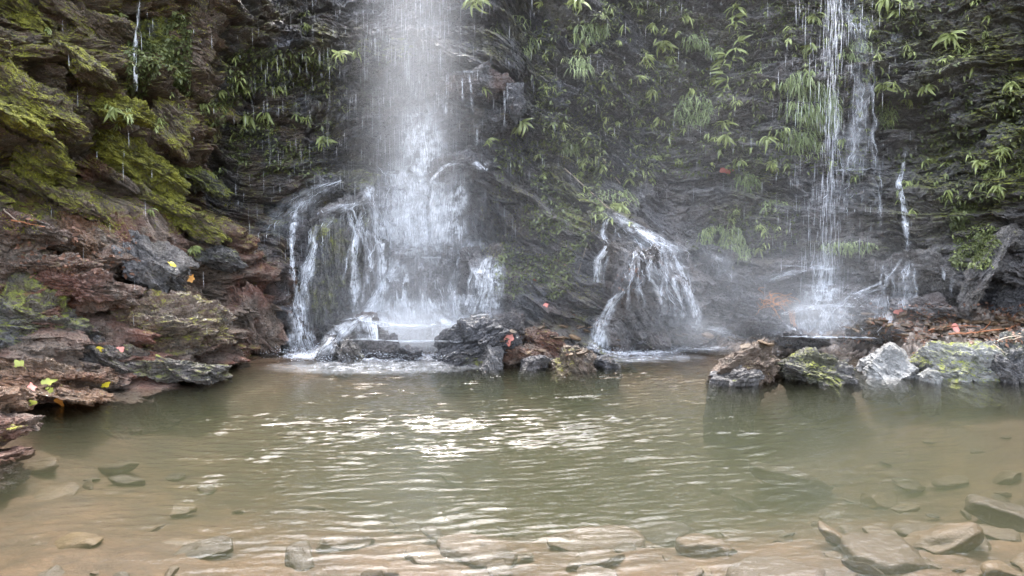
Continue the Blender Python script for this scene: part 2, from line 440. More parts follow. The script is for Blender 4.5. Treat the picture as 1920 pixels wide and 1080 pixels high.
# ------------------------------------------------------------------ rocks
def cube_sphere(n):
    """Unit sphere directions from a subdivided cube, welded."""
    g = np.tan(np.linspace(-1, 1, n + 1) * math.pi / 4)
    A, B = np.meshgrid(g, g)
    one = np.ones_like(A)
    faces = [(one, A, B), (-one, B, A), (B, one, A), (A, -one, B), (A, B, one), (B, A, -one)]
    P = np.concatenate([np.stack(f, -1).reshape(-1, 3) for f in faces])
    q = grid_quads(n + 1, n + 1)
    Q = np.concatenate([q + i * (n + 1) ** 2 for i in range(6)])
    key = np.round(P * 1e5).astype(np.int64)
    _, first, inv = np.unique(key, axis=0, return_index=True, return_inverse=True)
    P, Q = P[first], inv.reshape(-1)[Q]
    return P / np.linalg.norm(P, axis=1, keepdims=True), Q
SPH = {}
def rock_mesh(name, rad, rot, loc, mat, n, seed, k=3.0, cuts=5, cut=(0.72, 0.98), lump=0.12, beds=0.5, bed_scale=None, moss=0.0, wet=0.9, red=0.2, bed_tilt=0.0, sink=None):
    """Broken block of bedded rock: rounded box, planes split off, bedding steps, lumps. Vertices are relative to loc."""
    if n not in SPH: SPH[n] = cube_sphere(n)
    d, Q = SPH[n]
    rng = np.random.default_rng(seed)
    p = d / (np.abs(d) ** k).sum(1, keepdims=True) ** (1 / k)
    for _ in range(cuts):
        m = rng.normal(size=3); m /= np.linalg.norm(m)
        o = rng.uniform(*cut)
        p = p - np.maximum(0, p @ m - o)[:, None] * m
    rad = np.array(rad)
    P = p * rad
    mean = rad.prod() ** (1 / 3)
    f = 1.0 / mean
    P = P + d * (lump * mean * fbm(P[:, 0] * f * 1.1 + seed, P[:, 1] * f * 1.1, P[:, 2] * f * 1.1, 4, seed))[:, None]
    ct, st = math.cos(bed_tilt), math.sin(bed_tilt)
    t = P[:, 2] * ct + P[:, 0] * st + 0.05 * mean * fbm(P[:, 0] * f * 2, P[:, 1] * f * 2, P[:, 2] * f * 2, 3, seed + 3)
    bs = bed_scale if bed_scale is not None else max(0.3, mean * 1.3)
    if beds:
        dr = P.copy(); dr[:, 2] *= 0.25
        dr /= np.linalg.norm(dr, axis=1, keepdims=True) + 1e-6
        ang = np.arctan2(dr[:, 1], dr[:, 0])
        st_ = strata(t, P[:, 0] + seed, P[:, 1] * 1.3, seed + 7, bs, LAYERS[1:])
        P = P + dr * (beds * st_)[:, None]
        P = P + d * (0.022 * fbm(P[:, 0] * 9, P[:, 1] * 9, t * 16, 4, seed + 9, 0.6))[:, None]
        cs = max(0.09, min(0.3, mean * 0.55))
        bk = 0.3 if mat.name.startswith('pale') else 1.0
        for sc_, am in ((1.0, 0.16 * bk), (0.42, 0.08 * bk)):
            cv_, ce_ = cells(P[:, 0] / (cs * sc_) + seed, P[:, 1] / (cs * sc_), t / (cs * sc_ * 0.4), seed + 21)
            P = P + d * (am * cs * (cv_ - 0.5 * (1 - sstep(0, 0.15, ce_))))[:, None]
    bedv = np.stack([P[:, 0] + seed * 1.3, P[:, 1], t], -1)
    W = P @ np.array(rot).T
    if sink is not None:                      # carry the foot down to the pool bed
        wz_ = W[:, 2] + loc[2]
        low = wz_ < 0.03
        lo = min(wz_.min(), -0.02)
        W[low, :2] *= (1 + 0.35 * np.clip((0.03 - wz_[low]) / (0.03 - lo), 0, 1))[:, None]
        W[low, 2] = 0.03 + (wz_[low] - 0.03) * (0.03 - sink) / (0.03 - lo) - loc[2]
    mk = np.broadcast_to(np.array([moss, wet, red]), (len(P), 3))
    return mesh_np(name, W, Q, mat, not beds, {'bedding': bedv, 'mask': mk})

def rot_img(ang, tilt=0, yaw=0):
    """ang: clockwise dip in the view; tilt: top leans towards the viewer; yaw about the vertical."""
    return np.array(Matrix.Rotation(yaw, 3, 'Z') @ Matrix.Rotation(ang, 3, 'Y') @ Matrix.Rotation(tilt, 3, 'X'))

dg = None
def cast(u, v):
    d = ray(u, v)
    ok, loc, nor, _, ob, _ = sc.ray_cast(dg, Vector((0, 0, CAM_H)), d.normalized())
    if not ok: return None
    return loc, (nor if nor.dot(d) < 0 else -nor)
def refresh():
    global dg
    bpy.context.view_layer.update()
    dg = bpy.context.evaluated_depsgraph_get()
refresh()

def rock(name, u, v, w, h, ang, depth, mat, label, cat='rock', Y=None, out=0.1, n=None, seed=1, tilt=12, yaw=0, group=None, **kw):
    """w, h: size seen in the photo in pixels; Y: distance, else set against the rock already behind it (out metres proud)."""
    if Y is None:
        c = cast(u, v)
        Y = (c[0].y if c else 11.5) - out
    c = at(u, v, Y)
    m = Y / F_PX
    n = n or int(min(72, max(16, max(w, h) / 3.2)))
    me = rock_mesh(name, (w * m / 2, depth / 2, h * m / 2), rot_img(R(ang), R(-tilt), R(yaw)), c, M[mat], n, seed, **kw)
    return tag(link(name, me, loc=c), label, cat, group)

# --- mossy overhanging ledges
g1 = 'mossy slabs of the overhanging cliff'
for i, (u, v, w, h, a, dp, mt, mo, rd, out, lab) in enumerate([
    (48, 35, 190, 62, 26, 0.9, 'brown', 0.62, 0.3, 0.25, 'mossy shelf of rock at the very top corner of the mossy cliff'),
    (172, 48, 150, 78, 30, 0.9, 'brown', 0.50, 0.7, 0.25, 'hanging rock with a bare red-brown top between the corner shelf and creepers'),
    (140, 112, 118, 38, 32, 0.8, 'brown', 0.55, 0.1, 0.2, 'small moss-capped ledge jutting over the black hollow'),
    (298, 85, 92, 190, 4, 0.8, 'dark', 0.78, 0.1, 0.1, 'upright mossy pillar covered with tiny creepers'),
    (372, 65, 60, 170, 12, 0.6, 'brown', 0.30, 0.3, 0.1, 'bare brown rock column next to the creeper pillar'),
    (70, 205, 200, 74, 34, 0.9, 'brown', 0.55, 0.4, 0.22, 'dull mossy slab dipping below the black hollow'),
    (34, 222, 130, 34, 28, 0.9, 'brown', 0.75, 0.2, 0.45, 'thin slab with orange-tinged moss along its edge'),
    (62, 298, 190, 92, 33, 1.0, 'brown', 0.74, 0.3, 0.3, 'broad slab with bright green moss and a bare pale patch'),
    (178, 312, 200, 52, 40, 0.8, 'brown', 0.28, 1.0, 0.25, 'bare purple-red ridge of rock dipping between two mossy slabs'),
    (235, 208, 104, 50, 20, 0.7, 'brown', 0.88, 0.1, 0.3, 'cushion of vivid yellow-green moss on a small ledge under the creeper pillar'),
    (322, 232, 100, 92, 42, 0.7, 'brown', 0.52, 0.5, 0.25, 'brown block streaked with moss beside the vivid moss cushion'),
    (258, 306, 190, 72, 27, 0.9, 'brown', 0.84, 0.1, 0.35, 'broad ledge with the brightest moss in the middle of the overhang'),
    (370, 338, 128, 40, 28, 0.7, 'grey', 0.62, 0.2, 0.2, 'low grey slab with moss on its lower end near the dark hollow'),
    (396, 222, 88, 110, 50, 0.6, 'brown', 0.60, 0.2, 0.15, 'steep mossy slab against the dark hollow'),
    (150, 385, 150, 34, 30, 0.8, 'brown', 0.45, 0.4, 0.3, 'dark slab under the purple-red ridge'),
    (330, 400, 220, 48, 26, 0.9, 'brown', 0.66, 0.1, 0.2, 'long mossy ramp ending at the pale wet rocks'),
    (40, 345, 150, 26, 24, 0.8, 'brown', 0.4, 0.3, 0.3, 'narrow dark ledge below the broad bright-mossed slab'),
]):
    rock('rock_slab', u, v, w, h, a, dp, mt, lab, 'rock slab', out=out + 0.1 - dp * 0.25, seed=100 + i * 7, k=3.6, cuts=9, cut=(0.6, 0.95), lump=0.2, beds=1.3, moss=mo, red=rd, wet=0.5, group=g1, bed_scale=0.6)

# --- wet lower bank
g2 = 'wet rocks of the red-brown bank'
for i, (u, v, w, h, a, dp, mt, mo, rd, out, bt, lab) in enumerate([
    (52, 440, 170, 46, 6, 1.0, 'brown', 0.05, 0.7, 0.1, 0, 'glistening pale brown ledge on top of the wet bank'),
    (165, 470, 170, 80, 28, 1.0, 'ochre', 0.1, 0.5, 0.1, 0, 'smooth orange-brown rock strewn with wet leaf bits'),
    (70, 505, 200, 46, 4, 1.0, 'brown', 0.15, 0.6, 0.15, 0, 'thin dark ledges under the glistening pale brown ledge'),
    (150, 545, 200, 58, 10, 0.9, 'brown', 0.05, 1.0, 0.2, 0, 'dark red layered rock over the small black cave'),
    (62, 612, 190, 150, 8, 1.0, 'grey', 0.42, 0.5, 0.15, 0, 'blunt grey-green rock face beside the small black cave'),
    (280, 490, 120, 74, 35, 0.8, 'grey', 0.1, 0.2, 0.12, 0.3, 'smooth grey wet slope below the mossy ramp'),
    (392, 478, 130, 58, 18, 0.8, 'grey', 0.25, 0.1, 0.2, 0.2, 'crumpled grey rock with bright wet edges at the foot of the ramp'),
    (318, 560, 150, 50, -2, 0.9, 'brown', 0.25, 0.9, 0.25, 0, 'red-rimmed ledge in the middle of the wet bank'),
    (318, 628, 190, 120, -6, 1.0, 'brown', 0.32, 0.5, 0.3, 0, 'folded block with a green patch and wavy dark cracks above the water'),
    (330, 690, 170, 50, 6, 0.8, 'grey', 0.25, 0.4, 0.3, 0, 'undercut grey rock lip at the water below the folded block'),
    (470, 620, 160, 150, 30, 0.9, 'brown', 0.05, 1.0, 0.15, 0.4, 'rough reddish rock sprayed by the thin side stream'),
    (205, 668, 150, 90, 30, 0.8, 'grey', 0.2, 0.5, 0.1, 0, 'wet grey slope carrying a bright yellow leaf'),
    (60, 700, 240, 62, 12, 1.1, 'ochre', 0.05, 0.6, 0.3, 0, 'low orange-brown slab sloping into the pool'),
    (110, 738, 170, 30, 6, 0.9, 'ochre', 0.1, 0.5, 0.3, 0, 'thin orange slab at the waterline with wet yellow leaves'),
]):
    rock('bank_rock', u, v, w, h, a, dp, mt, lab, 'rock', out=out - 0.08 - dp * 0.25, seed=300 + i * 5, k=4.0, cuts=8, cut=(0.6, 0.95), lump=0.2, beds=1.5, moss=mo, red=rd, wet=1.0, group=g2, bed_tilt=bt, bed_scale=0.4)

# --- broken rock at the near edge
g3 = 'splintered rocks at the near bank'
for i, (u, v, w, h, a, Y, mt, mo, lab) in enumerate([
    (-45, 760, 190, 50, -6, 6.1, 'ochre', 0.05, 'tan weathered rock topping the splintered pile at the near bank'),
    (-22, 795, 150, 40, 2, 5.9, 'brown', 0.0, 'crumbly red-brown rock second from the top of the splintered pile'),
    (-40, 828, 150, 32, -14, 5.7, 'brown', 0.25, 'splintered slab with a greenish top in the near pile'),
    (-45, 862, 150, 36, -8, 5.6, 'brown', 0.0, 'dark thin slab low in the splintered near pile'),
    (-55, 905, 150, 50, -4, 5.45, 'dark', 0.0, 'near-black rock at the foot of the splintered near pile'),
]):
    rock('splintered_rock', u, v, w, h, a, 0.7, mt, lab, 'rock', Y=Y, seed=500 + i * 3, n=40, k=4, cuts=6, beds=0.9, moss=mo, red=0.7, wet=0.6, group=g3, bed_scale=0.5, tilt=6)

# --- crags that split the falls
g4 = 'crags under the waterfall'
for i, (u, v, w, h, a, dp, mt, mo, rd, out, bt, k, lab) in enumerate([
    (583, 402, 150, 66, -52, 0.7, 'grey', 0.05, 0.1, 0.35, 0, 3.5, 'striped wet slab leaning beside the thin side stream'),
    (640, 350, 130, 44, -8, 0.8, 'dark', 0.3, 0.1, 0.25, 0, 3, 'dark flat-topped ledge dripping above the leaning slabs'),
    (652, 405, 130, 54, -38, 0.8, 'grey', 0.0, 0.2, 0.45, 0, 3.5, 'wet slab with bright crinkled edges capping the dark pillar'),
    (632, 520, 104, 250, 14, 0.9, 'dark', 0.35, 0.1, 0.3, 1.2, 3.5, 'tall dark pillar with a mossy flank between two side streams'),
    (706, 505, 44, 180, 3, 0.6, 'dark', 0.05, 0.0, 0.3, 1.4, 3.5, 'narrow dark fin at the edge of the main veil'),
    (560, 470, 70, 90, -20, 0.7, 'dark', 0.05, 0.3, 0.15, 0.5, 3, 'dark crumpled rock behind the thin side stream'),
    (590, 560, 60, 150, 8, 0.6, 'dark', 0.2, 0.2, 0.15, 1.2, 3, 'wet black wall behind the fanning side stream'),
    (782, 555, 138, 150, 0, 1.1, 'dark', 0.0, 0.1, 0.5, 1.3, 4, 'smooth domed block fully veiled by the main falls'),
    (862, 318, 110, 52, -12, 0.8, 'dark', 0.1, 0.2, 0.3, 0, 3, 'arched dark ledge beside the main veil with white rims'),
    (880, 405, 76, 90, -6, 0.8, 'dark', 0.05, 0.2, 0.35, 1.2, 3, 'rounded dark knob streaming with water under the arched ledge'),
    (898, 505, 100, 120, 24, 0.8, 'dark', 0.05, 0.1, 0.4, 0.8, 3, 'knobbly dark crag in the spray next to the domed block'),
    (845, 490, 34, 60, 4, 0.5, 'dark', 0.0, 0.0, 0.75, 0, 3, 'small dark tooth of rock at the lip of the domed block'),
    (876, 160, 110, 50, 3, 0.8, 'dark', 0.05, 0.5, 0.2, 0, 4.5, 'square-edged dark ledge with a reddish end and trickles over it'),
    (925, 160, 70, 44, 6, 0.8, 'dark', 0.05, 0.8, 0.25, 0, 4.5, 'reddish dark ledge end beside the hanging black block'),
    (965, 196, 40, 74, 2, 0.6, 'dark', 0.0, 0.0, 0.45, 0, 4, 'hanging black block with a glint of white quartz'),
    (915, 230, 120, 34, -6, 0.8, 'dark', 0.2, 0.4, 0.2, 0, 3.5, 'lower dark step below the square-edged ledge'),
    (700, 112, 170, 34, -5, 0.9, 'dark', 0.45, 0.1, 0.1, 0, 3.5, 'ferny ledge lip high behind the thin veil'),
    (730, 192, 140, 30, -6, 0.8, 'dark', 0.15, 0.1, 0.15, 0, 3.5, 'wet ledge lip halfway up behind the main veil'),
]):
    rock('crag', u, v, w, h, a, dp, mt, lab, 'rock', out=out + 0.08 - dp * 0.25, seed=700 + i * 11, k=k, cuts=8, cut=(0.62, 0.96), lump=0.18, beds=1.1, moss=mo, red=rd, wet=1.0, group=g4, bed_tilt=bt, bed_scale=0.6)

# --- the second mound and the rocks beside it
g5 = 'wet rocks round the second cascade'
for i, (u, v, w, h, a, dp, mt, mo, rd, out, bt, k, lab) in enumerate([
    (1190, 595, 130, 130, -4, 1.0, 'grey', 0.05, 0.4, 0.2, 1.0, 3.5, 'blocky rock base of the second cascade above the pool'),
    (1200, 510, 170, 110, 36, 0.9, 'grey', 0.05, 0.3, 0.06, 0, 4.2, 'steep wet mound under the second cascade'),
    (1180, 510, 90, 30, -60, 0.5, 'dark', 0.0, 0.1, 0.5, 0, 3, 'dark upright slab set in the mound of the second cascade'),
    (1215, 500, 80, 26, -58, 0.5, 'dark', 0.0, 0.1, 0.48, 0, 3, 'slimmer upright slab leaning next to the dark one in the mound'),
    (1170, 440, 150, 40, 34, 0.7, 'grey', 0.15, 0.1, -0.05, 0, 3, 'sloping shoulder where the second cascade begins'),
    (1335, 505, 90, 80, 16, 0.8, 'dark', 0.2, 0.1, 0.25, 0.3, 3, 'dark humped rock in the mist past the arching jet'),
    (1385, 535, 90, 70, 25, 0.8, 'dark', 0.05, 0.1, 0.25, 0, 3, 'misty dark step between the humped rock and the orange roots'),
    (1425, 585, 130, 50, 12, 0.9, 'dark', 0.0, 0.2, 0.35, 0, 4, 'flat dark slab below the orange roots'),
    (1432, 615, 120, 44, 10, 0.9, 'dark', 0.0, 0.1, 0.5, 0, 4, 'overhanging dark slab lowest under the orange roots'),
    (1300, 632, 70, 34, 8, 0.6, 'dark', 0.0, 0.1, 0.3, 0, 3, 'small wet rock where the arching jet lands'),
    (1500, 640, 100, 26, 6, 0.7, 'dark', 0.1, 0.1, 0.4, 0, 3, 'low dark rock at the foot of the white staircase cascade'),
    (1492, 498, 130, 40, -14, 0.9, 'grey', 0.0, 0.3, 0.2, 0, 3.5, 'tilted smooth slab splashed by the thin fall'),
    (1560, 470, 180, 30, 2, 0.8, 'grey', 0.25, 0.2, 0.1, 0, 3.5, 'level bedded ledge behind the thin fall'),
    (1612, 578, 76, 54, 8, 0.8, 'dark', 0.0, 0.2, 0.35, 0, 2.6, 'round dark rock wrapped by white water'),
    (1530, 590, 110, 40, 8, 0.8, 'grey', 0.0, 0.1, 0.2, 0, 3, 'step of rock under the white staircase cascade'),
    (1640, 622, 90, 34, 12, 0.8, 'grey', 0.0, 0.2, 0.3, 0, 3, 'grey wet rock at the edge of the white staircase cascade'),
    (1735, 520, 170, 80, 3, 0.9, 'grey', 0.05, 0.2, 0.2, 0, 4, 'flat-topped bedded outcrop under the zigzag rivulet'),
    (1735, 580, 150, 44, 5, 0.8, 'grey', 0.0, 0.5, 0.2, 0, 3.5, 'lower tier of the bedded outcrop with red leaves'),
    (1842, 508, 180, 36, -58, 0.6, 'grey', 0.1, 0.1, 0.35, 0, 3.5, 'long slab leaning against the bedded outcrop below the ivy'),
    (1885, 455, 90, 70, -8, 0.8, 'grey', 0.15, 0.2, 0.15, 0, 3.5, 'rounded overhang of rock above the leaning slab'),
    (1885, 560, 120, 90, -6, 0.9, 'dark', 0.05, 0.1, 0.2, 0, 3.5, 'dark block with a pale wet patch behind the leaning slab'),
    (1210, 358, 44, 50, 30, 0.3, 'grey', 0.0, 0.1, 0.1, 0, 3, 'bare grey wedge of stone stuck on the planted cliff'),
]):
    rock('wet_rock', u, v, w, h, a, dp, mt, lab, 'rock', out=out + (0.12 if i > 4 else 0.0) - dp * 0.25, seed=900 + i * 13, k=k, cuts=8, cut=(0.62, 0.96), lump=0.18, beds=1.1, moss=mo, red=rd, wet=1.0, group=g5, bed_tilt=bt, bed_scale=0.6)

# --- boulders standing in the pool (distance from their waterline)
g6 = 'boulders in the pool'
for i, (u, v, w, h, a, Y, dp, mt, mo, wt, rd, bt, tl, k, sd, lab) in enumerate([
    (1402, 678, 152, 52, -24, 8.7, 0.9, 'brown', 0.12, 0.5, 0.2, 0.0, 18, 3.6, 41, 'tilted flat boulder with a split pale front edge standing in the pool'),
    (1378, 700, 86, 26, -6, 8.35, 0.5, 'grey', 0.05, 0.4, 0.1, 0.0, 10, 3, 42, 'pale flake of stone in front of the tilted flat boulder'),
    (1520, 690, 142, 56, 6, 8.6, 0.8, 'grey', 0.28, 0.5, 0.1, 0.2, 14, 2.8, 43, 'low rounded boulder with a mossy end next to the tilted one'),
    (1660, 676, 104, 72, 12, 8.85, 0.8, 'pale', 0.0, 0.4, 0.0, 0.5, 8, 2.7, 44, 'pale grey angular boulder, the whitest in the pool'),
    (1722, 688, 78, 48, -30, 8.9, 0.6, 'dark', 0.5, 0.6, 0.1, 0.0, 8, 3, 45, 'dark mossy wedge between the whitest boulder and the big green-topped one'),
    (1800, 684, 150, 78, 0, 8.7, 0.9, 'pale', 0.42, 0.5, 0.0, 0.4, 12, 3.2, 46, 'big green-topped grey boulder in the pool'),
    (1742, 706, 44, 20, 40, 8.45, 0.4, 'pale', 0.05, 0.4, 0.0, 0.0, 8, 3, 47, 'small pale slab leaning on the big green-topped boulder'),
    (1915, 665, 130, 104, -34, 8.7, 0.9, 'grey', 0.2, 0.5, 0.0, 0.0, 12, 3.2, 48, 'steep grey boulder cut by the frame edge beside the green-topped one'),
    (1878, 692, 70, 26, 44, 8.45, 0.4, 'grey', 0.05, 0.5, 0.1, 0.0, 8, 3.4, 49, 'thin dark-edged slab propped in the gap at the frame edge'),
    (893, 632, 170, 66, -22, 9.75, 0.9, 'dark', 0.0, 1.0, 0.0, 0.0, 14, 3.0, 50, 'black craggy rock in front of the falls, largest at the foot'),
    (955, 605, 60, 40, 20, 10.0, 0.6, 'dark', 0.0, 1.0, 0.1, 0.0, 10, 3, 51, 'black knob behind the largest craggy rock'),
    (880, 672, 120, 34, -14, 9.5, 0.6, 'dark', 0.25, 1.0, 0.1, 0.0, 10, 3, 52, 'low smooth dark rock lapped by the pool below the craggy one'),
    (917, 672, 62, 48, -10, 9.35, 0.5, 'grey', 0.0, 0.9, 0.0, 0.9, 10, 2.8, 53, 'streaky silver-grey boulder touching the low dark rock'),
    (985, 660, 90, 32, 8, 9.6, 0.6, 'brown', 0.05, 1.0, 0.6, 0.0, 10, 3.4, 54, 'reddish wet slab strewn with leaves past the silver-grey boulder'),
    (1005, 676, 60, 18, -8, 9.3, 0.4, 'grey', 0.0, 0.8, 0.1, 0.0, 8, 3.2, 55, 'thin pale slab at the waterline by the reddish slab'),
    (1076, 672, 80, 52, 22, 9.3, 0.6, 'brown', 0.25, 0.8, 0.2, 0.4, 10, 2.7, 56, 'small lumpy boulder with mossy ends at the foot of the green slope'),
    (1135, 677, 44, 14, 6, 9.4, 0.4, 'dark', 0.1, 0.8, 0.2, 0.0, 6, 3, 57, 'tiny flat rock awash beside the lumpy boulder'),
    (648, 652, 54, 56, 20, 9.75, 0.5, 'grey', 0.15, 1.0, 0.2, 0.5, 8, 2.8, 58, 'grey-green rock washed by the fanning side stream'),
    (618, 655, 40, 44, -10, 9.8, 0.4, 'dark', 0.1, 1.0, 0.2, 0.5, 8, 2.8, 59, 'small dark rock half hidden in white wash'),
    (690, 610, 70, 52, -28, 10.2, 0.6, 'grey', 0.0, 1.0, 0.3, 0.3, 8, 3, 60, 'tilted grey rock in the white wash under the dark fin'),
    (716, 645, 60, 34, -20, 9.95, 0.45, 'dark', 0.0, 1.0, 0.1, 0.0, 8, 3.4, 61, 'flat black rock in the foam under the domed block'),
    (765, 657, 44, 20, 10, 9.85, 0.5, 'dark', 0.0, 1.0, 0.2, 0.0, 8, 3.2, 62, 'little black slab ahead of the flat black rock'),
    (840, 650, 30, 20, -8, 9.9, 0.3, 'brown', 0.0, 1.0, 0.3, 0.0, 8, 3, 63, 'brown stone between the foam and the craggy rock'),
    (1015, 630, 90, 36, 24, 10.2, 0.6, 'brown', 0.1, 1.0, 0.8, 0.0, 10, 3, 64, 'reddish ledge behind the leaf-strewn slab'),
]):
    rock('boulder', u, v + 0.25 * h, w, 1.5 * h, a, dp, mt, lab, 'boulder', Y=Y, seed=sd, k=k, cuts=9, cut=(0.62, 0.95), beds=0.55 if mt != 'pale' else 0.25, lump=0.13, moss=mo, red=rd, wet=wt,
         group=g6, bed_tilt=bt, bed_scale=0.5, tilt=tl, sink=float(bed_z(*at(u, v, Y)[:2])) - 0.12, n=int(min(56, max(18, w / 3))))
# ------------------------------------------------------------------ stones on the bed and on the bank
refresh()
rng = np.random.default_rng(7)
N = NT('submerged_stone')
geo = N.n('ShaderNodeNewGeometry').outputs['Position']
rnd = N.n('ShaderNodeObjectInfo').outputs['Random']
a, b = N.noise(geo, 6, 5, 0.6), N.noise(geo, 40, 4, 0.6)
col = N.ramp(rnd, [(0.0, (0.03, 0.024, 0.019)), (0.3, (0.058, 0.036, 0.019)), (0.6, (0.085, 0.05, 0.024)), (0.88, (0.115, 0.07, 0.033)), (1.0, (0.18, 0.115, 0.05))])
col = N.mix(N.rng(N.math('ADD', a, N.math('MULTIPLY', b, 0.4)), 0.5, 0.95), col, (0.07, 0.045, 0.025))
bp = N.n('ShaderNodeBump', {'Height': N.math('ADD', a, b), 'Strength': 0.6, 'Distance': 0.02})
M['stone'] = N.out(N.n('ShaderNodeBsdfPrincipled', {'Base Color': col, 'Roughness': 0.55, 'Normal': bp.outputs[0]}).outputs[0])
stone_var = [rock_mesh('stone', (1, rng.uniform(0.6, 0.9), rng.uniform(0.3, 0.5)), np.eye(3), (0, 0, 0), M['stone'], 9, 2000 + i, k=2.8, cuts=8, cut=(0.6, 0.95), lump=0.2, beds=0.0) for i in range(8)]
n_st = 0
def bed_stone(x, y, r, z=None, lift=0.12):
    o = bpy.data.objects.new('stone', stone_var[int(rng.integers(8))])
    o.location = (x, y, (float(bed_z(np.float64(x), np.float64(y))) if z is None else z) + r * lift)
    o.rotation_euler = (rng.normal(0, 0.2), rng.normal(0, 0.2), rng.uniform(0, 6.28))
    o.scale = (r, r, r * rng.uniform(0.4, 0.8))
    o.parent = bed_obj
    COL.objects.link(o)
placed = []
for tries in range(6000):
    v = 770 + 330 * rng.random() ** 0.75
    u = rng.uniform(-40, 1960)
    if rng.random() > 0.35 + 0.65 * sstep(500, 1500, u): continue
    p = on_water(u, v, -0.25)
    r = 0.05 + 0.16 * rng.random() ** 2.0
    if any((p.x - q[0]) ** 2 + (p.y - q[1]) ** 2 < (0.72 * (r + q[2])) ** 2 for q in placed): continue
    placed.append((p.x, p.y, r))
    bed_stone(p.x, p.y, r)
    if len(placed) > 130: break
for u, v, r in ((1215, 885, 0.42), (1150, 890, 0.3), (1330, 985, 0.24), (1660, 1010, 0.27), (1760, 985, 0.25), (1590, 975, 0.22), (1480, 800, 0.4), (1460, 1070, 0.3), (1120, 960, 0.3), (900, 1000, 0.26), (1900, 930, 0.3)):
    p = on_water(u, v, -0.2)
    bed_stone(p.x, p.y, r, lift=0.15 if v > 850 else 0.5)
for i in range(170):                                  # loose stones on the leafy bank
    u, v = rng.uniform(1560, 1930), rng.uniform(590, 642)
    c = cast(u, v)
    if c and c[0].y > 9.0: bed_stone(c[0].x, c[0].y, 0.03 + 0.08 * rng.random() ** 2, c[0].z, 0.3)
for i in range(40):
    u, v = rng.uniform(940, 1160), rng.uniform(610, 670)
    c = cast(u, v)
    if c: bed_stone(c[0].x, c[0].y, 0.03 + 0.06 * rng.random() ** 2, c[0].z, 0.3)
for i in range(26):
    u, v = rng.uniform(1270, 1480), rng.uniform(628, 655)
    c = cast(u, v)
    if c: bed_stone(c[0].x, c[0].y, 0.04 + 0.08 * rng.random() ** 2, c[0].z, 0.3)
refresh()

# ------------------------------------------------------------------ pool water
px = np.arange(-8, 8.6, 0.036)
py = np.arange(0.9, 11.3, 0.0175)
PX, PY = np.meshgrid(px, py)
def waves(x, y):
    rg = np.random.default_rng(3)
    rough = 0.15 + 0.9 * 0.92 * np.exp(-((x - 0.1) / 3.3) ** 2) * sstep(3.0, 7.0, y) + 0.16 * np.exp(-((x - 0.3) / 2.2) ** 2)
    rough = rough * (0.55 + 0.45 * sstep(-0.3, 0.4, fbm(x * 0.5, y * 0.8, 2.0, 2, 401)) ) * (0.5 + 0.5 * sstep(-4.5, -2.5, x))
    h = 0
    wx = x + 0.10 * noise2(x * 1.4, y * 1.4, 411) + 0.03 * noise2(x * 5, y * 5, 413)
    wy = y + 0.10 * noise2(x * 1.4, y * 1.4, 412) + 0.03 * noise2(x * 5, y * 5, 414)
    for i in range(26):
        lam = 0.062 * (1.042 ** i)
        th = rg.normal(0, 0.36)
        k = 2 * math.pi / lam
        # rings spread from the foot of the falls
        r = np.hypot(wx + 1.0 - rg.normal(0, 0.7), wy - 11.5 - rg.normal(0, 0.5)) if i % 3 else wx * math.sin(th) + wy * math.cos(th)
        env = sstep(0.2, 0.6, noise2(x * 0.5 / lam + i * 3.7, y * 0.5 / lam, 420 + i))
        s = 0.5 + 0.5 * np.sin(k * r + rg.uniform(0, 6.28))
        h = h + (0.085 / k) * rg.uniform(0.6, 1.3) * (2 * s ** 5 - 0.5) * env
    chop = 0.008 * fbm(x * 9, y * 14, 0.3, 3, 450) * sstep(8.6, 9.8, y)
    ring = 0
    return h * rough * WAVE + chop
WAVE = 3.3
HW = waves(PX, PY)
Vt = np.stack([PX, PY, HW], -1).reshape(-1, 3)
nr, nc = PX.shape
idx = np.arange(nr * nc).reshape(nr, nc)
rim = np.concatenate([idx[0, :], idx[1:, -1], idx[-1, -2::-1], idx[-2:0:-1, 0]])
low = Vt[rim].copy(); low[:, 2] = -1.6
nb = len(Vt)
j = np.arange(len(rim)); jn_ = (j + 1) % len(rim)
side = np.stack([rim[j], nb + j, nb + jn_, rim[jn_]], -1)
cen = nb + len(rim)
Vall = np.concatenate([Vt, low, [[0, 5, -1.6]]])
bot = np.stack([np.full_like(j, cen), nb + jn_, nb + j, nb + j], -1)
tris = np.concatenate([grid_quads(nr, nc), side])
tt3 = np.concatenate([tris[:, [0, 1, 2]], tris[:, [0, 2, 3]], bot[:, :3]])
N = NT('murky_pool_water')
geo = N.n('ShaderNodeNewGeometry').outputs['Position']
w1 = N.noise(N.mapping(geo, (13, 30, 1)), 1.0, 3, 0.65)
w2 = N.noise(N.mapping(geo, (40, 75, 1)), 1.0, 2, 0.6)
bp = N.n('ShaderNodeBump', {'Height': N.math('ADD', w1, N.math('MULTIPLY', w2, 0.12)), 'Strength': 0.4, 'Distance': 0.014})
fr = N.n('ShaderNodeFresnel', {'IOR': 1.333, 'Normal': bp.outputs[0]})
tr = N.n('ShaderNodeBsdfTransparent')
gl = N.n('ShaderNodeBsdfGlossy', {'Roughness': 0.012, 'Normal': bp.outputs[0]})
mx = N.n('ShaderNodeMixShader', {0: fr.outputs[0], 1: tr.outputs[0], 2: gl.outputs[0]})
vol = N.n('ShaderNodeVolumePrincipled', {'Color': (0.158, 0.172, 0.106, 1), 'Density': 0.58, 'Anisotropy': 0.2})
M['water'] = N.out(mx.outputs[0], vol.outputs[0])
tag(link('pool_water', mesh_np('pool_water', Vall, tt3, M['water'])), 'rippled murky green-brown water of the plunge pool', 'water', kind='structure')

